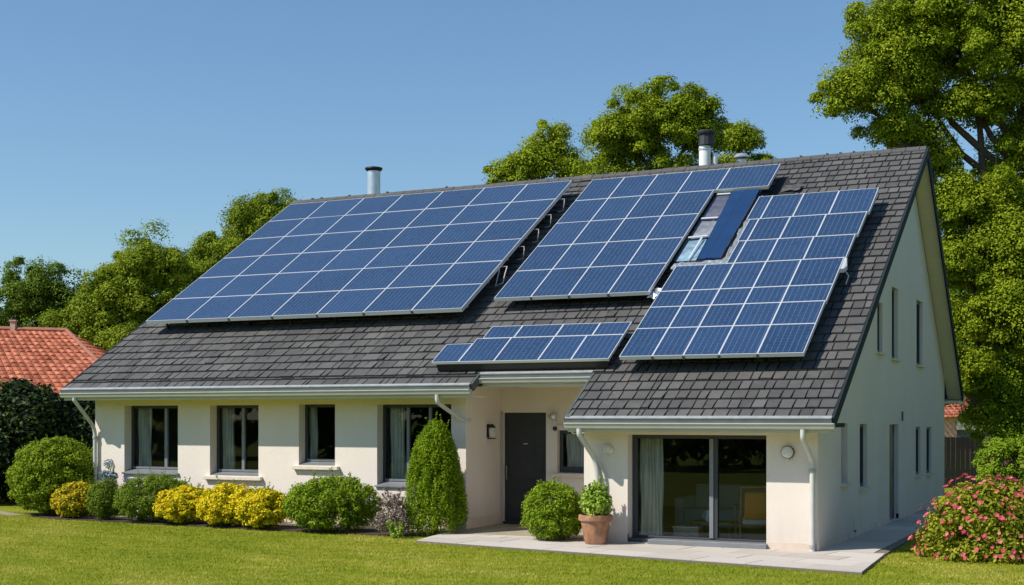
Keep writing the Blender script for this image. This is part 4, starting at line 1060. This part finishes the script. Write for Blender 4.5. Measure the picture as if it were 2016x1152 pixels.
tree('broadleaf_tree', 'tall loose tree rising just left of the roof edge', (-26.3, 19.2), [((.5, 0, 9.5), (1.0, 1.2, 1.15)), ((1.7, 0, 9.4), (.9, 1.1, 1.3)), ((-.4, 0, 7.9), (1.4, 1.5, 1.4)), ((-1.5, -.3, 6.3), (1.4, 1.3, 1.6)), ((.8, -.3, 7.0), (1.8, 1.5, 1.8)), ((-.9, -.4, 4.6), (1.7, 1.4, 1.8)), ((1.5, 0, 5.2), (1.5, 1.3, 1.7)), ((-2.4, .2, 5.2), (1.3, 1.2, 1.6)), ((-2.1, .2, 6.7), (1.1, 1.1, 1.2)), ((-1.2, .1, 7.9), (.9, 1.0, 1.0)), ((-3.3, .3, 5.0), (1.0, 1.0, 1.5))], M['leaf_tree_left'], 3, group=GT)
tree('broadleaf_tree', 'lower bright green tree behind the ridge, left of the tallest crown', (-15.3, 22.4), [((.3, 0, 11.4), (1.15, 1.3, 1.35)), ((-.9, 0, 10.7), (1.0, 1.2, 1.2)), ((1.3, 0, 10.5), (.8, 1.0, 1.1)), ((0, 0, 9.2), (1.7, 1.4, 1.3))], M['leaf_tree'], 4, group=GT)
tree('broadleaf_tree', 'tallest round bright green tree behind the ridge and white flue', (-10.8, 22.3), [((0.3, 0, 12.3), (1.7, 1.6, 1.75)), ((-1.1, 0, 11.6), (1.3, 1.4, 1.5)), ((1.4, 0, 12.1), (1.0, 1.2, 1.3)), ((-1.6, 0, 10.2), (1.2, 1.2, 1.1)), ((.4, 0, 10.0), (1.9, 1.5, 1.3)), ((1.8, 0, 10.2), (.9, 1.0, .9))], M['leaf_tree'], 5, group=GT, nlimb=16)
tree('broadleaf_tree', 'small pointed green treetop right of the black flue cowl', (-9.27, 27.5), [((0, 0, 12.5), (.75, .8, .95)), ((.4, 0, 11.5), (.95, .9, .9)), ((-.6, 0, 11.3), (.7, .9, .9)), ((0, 0, 10.2), (1.1, 1.0, 1.0))], M['leaf_tree'], 6, group=GT)
tree('broadleaf_tree', 'huge spreading tree towering over the right gable', (1.07, 19.17),
     [((x_ - 1.3, y_, z_), r_) for (x_, y_, z_), r_ in [((-.3, 0, 12.9), (2.2, 2.0, 2.0)), ((-3.1, -.2, 11.3), (1.25, 1.3, 1.0)), ((-1.9, 0, 12.9), (1.4, 1.4, 1.5)), ((1.4, 0, 12.9), (1.7, 1.8, 2.0)), ((.4, 0, 15.4), (2.4, 2.2, 1.7)),
      ((-1.9, 0, 10.3), (1.2, 1.2, .7)), ((.9, 0, 8.2), (1.4, 1.5, 1.3)), ((-.1, .2, 6.5), (1.2, 1.3, 1.2)), ((1.5, 0, 6.0), (1.2, 1.3, 1.4)), ((2.1, 0, 9.9), (1.2, 1.4, 1.3)), ((-.7, .4, 9.6), (.8, .8, .9)), ((.2, 0, 4.7), (1.3, 1.2, 1.0)), ((-.4, -.4, 3.4), (1.0, .9, 1.1)), ((.4, 0, 11.0), (1.5, 1.3, .9)), ((-1.3, .2, 11.5), (1.0, 1.1, .8)), ((2.0, 0, 11.4), (1.2, 1.2, 1.0)), ((2.6, 0, 14.0), (1.6, 1.6, 1.8)), ((2.6, 0, 7.8), (1.2, 1.3, 1.4)), ((-.2, 0, 8.3), (.9, 1.0, 1.0)), ((1.3, -.9, 5.2), (1.2, .8, 1.4)), ((1.1, -.9, 6.9), (1.1, .8, 1.2)), ((2.2, -.6, 4.0), (1.0, .8, 1.0))]],
     M['leaf_tree'], 7, leaf=0.085, puff=(0.18, 0.62), per=2.7, count=500, trunk_r=0.28, group=GT, nlimb=5)
tree('broadleaf_tree', 'low bushy fresh green tree at right edge above the hedge', camp(14.0, 38.2), [((0.1, -.2, 3.2), (1.05, .8, 1.1)), ((1.2, -.2, 2.9), (1.1, .8, 1.15)), ((-.3, -.2, 2.1), (.75, .7, .9)), ((.6, -.2, 1.6), (1.0, .7, 1.0)), ((2.2, 0, 2.6), (1.0, 1.0, 1.5))], M['leaf_box'], 8, leaf=.08, trunk_r=.07, group=GT)
tree('broadleaf_tree', 'deep green tree filling the gap behind the huge right tree', camp(20.3, 54), [((-1.0, 0, 6.2), (2.3, 2.0, 2.6)), ((1.2, 0, 5.0), (2.2, 2.0, 2.6)), ((-2.0, 0, 3.6), (1.8, 1.6, 1.8))], M['leaf_tree_dark'], 9, leaf=.16, puff=(.4, .8), per=1.1, count=300, group=GT)
def bush(name, label, x, y, rx, h, leafmat, seed, leaf=0.045, puff=(0.07, 0.16), per=26, count=110, ry=None, group=None, shape='ball', flowers=None, cat='shrub', z0=0.0, stems=True, sprigs=16, squash=.85, ragged=0.25, up=.35):
    g = np.random.default_rng(seed); ry = ry or rx
    o = thing(name, label, cat, (x, y, 0), (0, 0, TH), group)
    if shape == 'ball':
        rx, ry, h = rx * 1.07, ry * 1.07, h * 1.03; k = int(per * (rx + ry) * h * 5.0); u = g.normal(size=(k, 3)); u /= np.linalg.norm(u, axis=1)[:, None]
        rr = g.uniform(*puff, k); f = g.uniform(.86, 1.0, k); f[:k // 4] = g.uniform(.3, .82, k // 4)
        cs = u * f[:, None] * (np.array([rx, ry, h * .5]) - rr[:, None] * .75)
        low = cs[:, 2] < 0; cs[low, :2] *= (1 + .55 * (-cs[low, 2] / (h * .5)) ** 2)[:, None]
        cs[:, 2] += h * .5 + z0; cs[:, 2] = np.maximum(cs[:, 2], rr * .55)
    elif shape == 'mound':
        k = int(per * rx * ry * 6); u = g.normal(size=(k, 3)); u /= np.linalg.norm(u, axis=1)[:, None]; u[:, 2] = np.abs(u[:, 2])
        rr = g.uniform(*puff, k); f = g.uniform(0.75, 1.0, k); f[:k // 5] = g.uniform(.2, .7, k // 5)
        cs = u * f[:, None] * (np.array([rx, ry, h]) - rr[:, None] * 0.8); cs[:, 2] = np.maximum(cs[:, 2], rr * .5)
    elif shape == 'cone':
        k = int(per * rx * h * 6); t = g.random(k) ** 0.75; a = g.uniform(0, 2 * math.pi, k)
        prof = np.interp(t, [0, .12, .3, .5, .7, .85, .94, 1.0], [.95, 1.04, 1.0, .88, .73, .58, .41, .13])
        rr = g.uniform(*puff, k) * np.interp(t, [0, 1], [1.1, .7]); rad = np.maximum(0, rx * prof - rr * .7) * g.choice([.45, .7, .9, 1.0, 1.05], k)
        cs = np.stack([rad * np.cos(a), rad * np.sin(a), .1 + t * (h - .16)], 1)
    v, rn = leaves(g, cs, rr, count, leaf, squash=squash, ragged=ragged, up=up, lowcut=-0.85)
    v[:, 2] = np.maximum(v[:, 2], 0.01)
    pr = np.repeat(g.normal(0, .12, len(cs)), count)
    rn = np.clip(rn + pr, 0, 1)
    if sprigs:
        top = np.argsort(-(cs[:, 2] + .25 * np.abs(cs[:, 0]) / rx * h))[:max(12, len(cs) // 4)]
        q = cs[g.choice(top, sprigs)] + g.normal(0, .02, (sprigs, 3)); S = []
        for p_ in q:
            d_ = np.array([g.normal(0, .35), g.normal(0, .35), 1.0]); d_ /= np.linalg.norm(d_); L = g.uniform(.10, .22) * (1 + h * .3)
            for t_ in np.linspace(.3, 1, 7): S.append(p_ + d_ * L * t_)
        S = np.array(S); sv, sr = leaves(g, S, np.full(len(S), .018), 3, leaf * .9); sv[:, 2] = np.maximum(sv[:, 2], .01)
        sv_, sr_ = sv, sr
    if sprigs: v, rn = np.concatenate([v, sv_]), np.concatenate([rn, sr_])
    np_obj('foliage', v, 4, leafmat, rn, o)
    if flowers:
        fm, fc, fs, nm = flowers
        top = cs[:, 2] > h * 0.12
        ci, ri = cs[top], rr[top]
        out = np.linalg.norm(cs[top] / np.array([rx, ry, h]) - np.array([0, 0, .3]), axis=1) > .35
        v, rn = leaves(g, ci[out], ri[out] * 1.06, fc, fs, aspect=.8, shell=.10, ragged=.15, squash=squash)
        v[:, 2] = np.maximum(v[:, 2], 0.01)
        np_obj(nm, v, 4, fm, rn, o)
    if stems:
        m = MB()
        for k in range(7):
            e = cs[int(g.integers(len(cs)))]; m.tube([(float(g.normal(0, rx * .12)), float(g.normal(0, rx * .12)), -0.02), (e[0] * .45, e[1] * .45, e[2] * .5), tuple(e)], [.018, .012, .005], 6)
        m.build('stem', M['bark'], o)
    return o
GB = 'shrubs along the front bed'
bush('round_shrub', 'large round green shrub at the left house corner', -17.22, 0.88, 0.99, 1.72, M['leaf_big'], 11, leaf=.055, puff=(.10, .22), per=26, count=130, group=GB)
bush('yellow_shrub', 'small yellow shrub beside the large round green shrub', -16.08, 0.34, .52, .80, M['leaf_dense'], 12, flowers=(M['yellow_old'], 60, .042, 'flower'), group=GB, count=60, puff=(.06, .13), per=40)
bush('round_shrub', 'smallest green shrub, left of the wide clipped green one', -15.13, .15, .36, .88, M['leaf_dense'], 13, leaf=.04, puff=(.07, .13), per=40, count=90, group=GB)
bush('clipped_shrub', 'dense clipped green shrub under the leftmost window', -13.92, .32, .80, 1.0, M['leaf_dense'], 14, leaf=.038, puff=(.07, .14), per=40, count=120, group=GB, ry=.7)
bush('yellow_shrub', 'bright yellow shrub, leftmost of the three bright ones', -13.04, .20, .60, .77, M['leaf_box'], 15, flowers=(M['yellow'], 95, .042, 'flower'), group=GB, count=45, puff=(.06, .13), per=40)
bush('yellow_shrub', 'bright yellow shrub, middle of the three bright ones', -11.77, .12, .66, .86, M['leaf_box'], 16, flowers=(M['yellow'], 95, .042, 'flower'), group=GB, count=45, puff=(.06, .13), per=40)
bush('yellow_shrub', 'bright yellow shrub, rightmost of the three bright ones', -10.81, -.12, .50, .80, M['leaf_box'], 17, flowers=(M['yellow'], 95, .042, 'flower'), group=GB, count=45, puff=(.06, .13), per=40)
bush('leafy_shrub', 'wide leafy green shrub between yellow shrubs and purple plant', -9.29, .0, .90, 1.07, M['leaf_box'], 18, leaf=.048, puff=(.08, .17), per=34, count=110, group=GB, ry=.75, ragged=.4)
bush('purple_shrub', 'sparse brownish purple shrub left of the cone conifer', -7.72, -.35, .34, .78, M['purple'], 19, leaf=.05, puff=(.09, .15), per=14, count=55, group=GB, ragged=.6)
bush('seedling', 'tiny fresh green seedling at the foot of the purple shrub', -7.50, -.62, .13, .17, M['leaf_pale'], 20, leaf=.06, puff=(.05, .07), per=60, count=16, stems=False, cat='plant')
bush('conical_conifer', 'cone shaped bright green conifer beside the entrance corner', -7.24, .35, .57, 2.08, M['leaf_conifer'], 22, leaf=.036, puff=(.05, .10), per=120, count=110, shape='cone', sprigs=6, squash=2.6, ragged=.2, up=.05, cat='conifer')
bush('round_shrub', 'round box shrub in front of the black front door', -4.66, -.02, .55, 1.06, M['leaf_box'], 23, leaf=.042, puff=(.07, .14), per=44, count=100)
bush('blue_flowers', 'pale blue flowering plant at the left corner wall', -15.62, .78, .19, 1.26, M['leaf_dense'], 24, leaf=.05, puff=(.07, .11), per=22, count=30, ry=.15, flowers=(M['blueflower'], 70, .045, 'flower'), cat='flowers', sprigs=4)
bush('flowering_shrub', 'big shrub covered in pink flowers at the lower right', 2.55, .55, 1.16, 1.30, M['leaf_rose'], 25, leaf=.07, puff=(.10, .22), per=36, count=90, shape='mound', ry=1.0, ragged=.45)
fo = bpy.data.objects[-1] if False else [q for q in bpy.data.objects if q.get('label', '').startswith('big shrub covered')][0]
g = np.random.default_rng(26)
def blossom(mbx, c, n, r):
    """five petals round a centre, facing along n"""
    n = Vector(n).normalized(); a = n.orthogonal().normalized(); b = n.cross(a); ph = float(g.uniform(0, 6.3)); q = float(g.random())
    for k in range(5):
        an = ph + k * 1.2566; d = a * math.cos(an) + b * math.sin(an); e = a * math.cos(an + 1.57) + b * math.sin(an + 1.57)
        mbx.face([c, c + d * r * .55 + e * r * .42 + n * r * .2, c + d * r + n * r * .32, c + d * r * .55 - e * r * .42 + n * r * .2], min(1, max(0, q + float(g.normal(0, .1)))))
rest = MB()
for k in range(260):
    u = g.normal(size=3); u /= np.linalg.norm(u); u[2] = abs(u[2])
    if k < 100: u[1] = -abs(u[1])
    elif k < 180: u[1] = abs(u[1])
    p = Vector(u * np.array([1.16, 1.0, 1.30]) * g.uniform(.93, 1.07)); p.z = max(p.z, .12)
    tgt = MB() if k < 100 else rest
    for b_ in range(1 if k < 100 else 2):
        blossom(tgt, p + Vector(tuple(g.normal(0, .02, 3))), (u[0] + float(g.normal(0, .3)), u[1] + float(g.normal(0, .3)), u[2] + .2), float(g.uniform(.028, .050)))
    if k < 100: tgt.build('flower', M['pinkflower'], fo)
rest.build('blossoms', M['pinkflower'], fo)['kind'] = 'stuff'
for k, (x, y, rx, h, lb) in enumerate(((-21.2, 3.6, 1.5, 3.1, 'tall dark laurel standing nearest the left house corner'), (-22.6, 2.2, 1.3, 2.2, 'low dark laurel at the left picture edge'), (-20.3, 5.4, 1.5, 3.0, 'dark laurel close behind the left downpipe'), (-23.2, 5.2, 1.7, 3.0, 'dark laurel standing before the red tiled house'))):
    bush('laurel', lb, x, y, rx, h, M['leaf_laurel'], 30 + k, leaf=.13, puff=(.25, .5), per=4, count=130, group='dark laurels beside the house', cat='shrub')
# clipped hedge on the right
g = np.random.default_rng(50)
o = thing('hedge', 'clipped bright green hedge at the right edge behind pink flowers', 'hedge', (*camp(13.93, 36.7), 0), (0, 0, TH))
k = 220; P = np.stack([g.uniform(-.75, 3.2, k), g.uniform(-.6, .6, k), g.uniform(.15, 1.45, k)], 1)
f = g.integers(0, 3, k); P[f == 0, 2] = g.uniform(1.40, 1.50, (f == 0).sum()); P[f == 1, 1] = -.6; P[(f == 2) & (P[:, 0] < .5), 0] = -.75
v, rn = leaves(g, P, g.uniform(.12, .2, k), 150, .08); v[:, 2] = np.maximum(v[:, 2], .01); np_obj('foliage', v, 4, M['leaf_hedge'], rn, o)
m = MB()
for xx in (-.3, .5, 1.3, 2.1): m.tube([(xx, 0, 0), (xx + .05, .05, .6), (xx, 0, 1.3)], [.04, .03, .01], 7)
m.build('stem', M['bark'], o)

# potted plant
o = thing('plant_pot', 'terracotta pot standing at the wing wall corner', 'flower pot', (-3.67, -.45, .048))
m = MB(); m.lathe([(.165, 0), (.175, .01), (.255, .40), (.285, .40), (.292, .42), (.288, .49), (.25, .495), (.235, .44)], (0, 0, 0), 32); m.build('pot', M['terracotta'], o, smooth=True)
m = MB(); m.lathe([(.232, .40), (.234, .43)], (0, 0, 0), 24); m.build('soil_fill', M['soil'], o)
bush('potted_shrub', 'light green leafy plant growing in the terracotta pot', -3.67, -.45, .27, .54, M['leaf_pale'], 26, leaf=.07, puff=(.07, .13), per=40, count=34, z0=.0, ragged=.5).location.z = .46

# ------------------------------------------------------------------ neighbours, fence
def tiled_roof(mbx, A, B, Cc, Dd, rows, cols, amp=0.05):
    """A-B eave, D-C ridge: rows of overlapping wavy clay tiles"""
    A, B, Cc, Dd = map(Vector, (A, B, Cc, Dd)); r = random.Random(9)
    n = (B - A).cross(Dd - A).normalized()
    if n.z < 0: n = -n
    P = lambda u, v: (A.lerp(B, u)).lerp(Dd.lerp(Cc, u), v)
    for j in range(rows):
        for i in range(cols):
            u0, u1 = i / cols, (i + 1) / cols; v0, v1 = j / rows - 0.02, (j + 1) / rows; q = r.random(); um = (u0 + u1) / 2
            lo = amp * (1 + r.uniform(-.2, .3))
            a, b_, c_ = P(u0 + .06 / cols, v0) + n * lo * .5, P(um, v0 - .12 / rows) + n * lo * 1.35, P(u1 - .06 / cols, v0) + n * lo * .5
            d_, e_, f_ = P(u0, v1), P(um, v1) + n * amp * .45, P(u1, v1)
            mbx.face([a, b_, e_, d_], q); mbx.face([b_, c_, f_, e_], q); mbx.face([P(u0, v0), P(um, v0), b_, a], q); mbx.face([P(um, v0), P(u1, v0), c_, b_], q)
nx, ny = camp(-16.75, 42)
o = thing('neighbour_house', 'low neighbouring house with orange red clay tile roof', 'house', (nx, ny, 0), (0, 0, TH))
A_, B_, C_, D_ = (-8, -3.0, 2.89), (5.45, -3.0, 2.89), (2.3, .8, 4.97), (-8, .8, 5.25)
m = MB(); tiled_roof(m, A_, B_, C_, D_, 17, 52, .05)
tiled_roof(m, B_, (5.45, 4.2, 2.89), (2.3, .81, 4.97), C_, 17, 26, .05)
m.face([D_, C_, (5.45, 4.2, 2.85), (-8, 4.2, 2.85)], .4); ro = m.build('roof', M['redtile'], o)
m = MB(); m.tube([(-8, .8, 5.29), (2.3, .8, 5.01)], .08, 8); m.tube([(2.3, .8, 5.01), (5.45, -3.0, 2.93)], .07, 8); m.build('ridge_cap', simple('ridge_clay', (.33, .13, .085), .8, noise=.2), ro)
m = MB(); m.box(.50, .66, .7, .86, 4.9, 5.30); m.box(.47, .69, .67, .89, 5.301, 5.35); m.build('chimney', M['brick'], ro)
m = MB(); m.box(-7.6, 5.05, -2.6, 3.8, 0, 2.85); m.build('wall', M['wall'], o)
m = MB(); m.tube([(-8, -3.08, 2.83), (5.45, -3.08, 2.83)], .065, 8); m.build('gutter', M['zinc'], o)
m = MB()
for xx in (-5, -2, 1): m.box(xx, xx + 1.1, -2.63, -2.602, .9, 2.1)
m.build('window', M['anthracite'], o)

nx, ny = camp(23.8, 70)
o = thing('brick_outbuilding', 'small pinkish building with orange tiled roof beyond the fence', 'building', (nx, ny, 0), (0, 0, TH))
m = MB(); tiled_roof(m, (-3.5, -2.0, 2.2), (1.5, -2.0, 2.2), (1.5, 0.6, 3.3), (-3.5, .6, 3.3), 8, 18, .06); m.face([(-3.5, .6, 3.3), (1.5, .6, 3.3), (1.5, 2.6, 2.2), (-3.5, 2.6, 2.2)], .4); m.build('roof', M['redtile'], o)
m = MB(); m.box(-3.2, 1.2, -1.7, 2.3, 0, 2.25); m.prism([(1.2, -1.7, 2.25), (1.2, 2.3, 2.25), (1.2, .6, 3.1)], 0, (-4.4, 0, 0)); m.build('wall', M['brick'], o)
m = MB(); m.box(.55, .95, -1.74, -1.703, 1.2, 1.75); m.box(-.75, .05, -1.74, -1.703, .6, 1.85); m.build('window', M['anthracite'], o)
m = MB(); m.box(-.80, .15, -1.80, -1.745, 1.55, 2.0); m.build('canopy', M['stone'], o)
nx, ny = camp(13.0, 41)
o = thing('board_fence', 'dark vertical board fence behind the house corner', 'fence', (nx, ny, 0), (0, 0, TH))
m = MB(); rf = random.Random(12); x = -2.5
while x < 1.55:
    m.box(x, x + .135, rf.uniform(-.012, .0), .03, 0.03, 1.58 + rf.uniform(-.015, .015)); x += .15
m.build('boards', M['fence'], o)
for xx in (-2.2, -.4, 1.5):
    m = MB(); m.box(xx - .05, xx + .05, .032, .13, 0, 1.62); m.build('post', M['fence'], o)
# a far wood closing the horizon
g = np.random.default_rng(77); k = 420
r = g.uniform(-75, 75, k); d = g.uniform(105, 125, k); cx = CAM.x + np.cos(TH) * r - np.sin(TH) * d; cy = CAM.y + np.sin(TH) * r + np.cos(TH) * d
v, rn = leaves(g, np.stack([cx, cy, g.uniform(.5, 4.5, k)], 1), g.uniform(1.5, 2.6, k), 90, .9); v[:, 2] = np.maximum(v[:, 2], .02)
o = struct(np_obj('far_wood', v, 4, M['leaf_tree_dark'], rn), 'distant dark green wood along the horizon', 'stuff'); o['category'] = 'wood'
# the far side of the garden: dark wood behind the camera, seen as reflections, and unseen trees added to shade the gable
g = np.random.default_rng(91)
def wood(name, label, pts, zmax, seed, leaf=.45, count=150):
    g = np.random.default_rng(seed); P = np.array(pts); k = len(P)
    v, rn = leaves(g, np.stack([P[:, 0], P[:, 1], zmax * (np.arange(k) % 4 + g.uniform(0, 1, k)) / 4], 1), g.uniform(.7, 1.2, k), count, leaf)
    v[:, 2] = np.maximum(v[:, 2], .02)
    o = struct(np_obj(name, v, 4, M['leaf_tree_dark'], rn), label, 'stuff'); o['category'] = 'wood'
wood('garden_wood', 'dark mass of trees closing the far side of the garden', [(x, -35 + 1.5 * math.sin(x * .7) + d) for x in np.arange(-80, 36, .8) for d in (-.9, -.3, .3, .9)], 6.0, 92, .6, 110)
wood('gable_shading_wood', 'unseen mass of trees added beside the gable to shade it', [(9.0 + 1.2 * math.sin(y) + d, y) for y in np.arange(0, 22, .55) for d in (-.9, .9)], 7.5, 93)
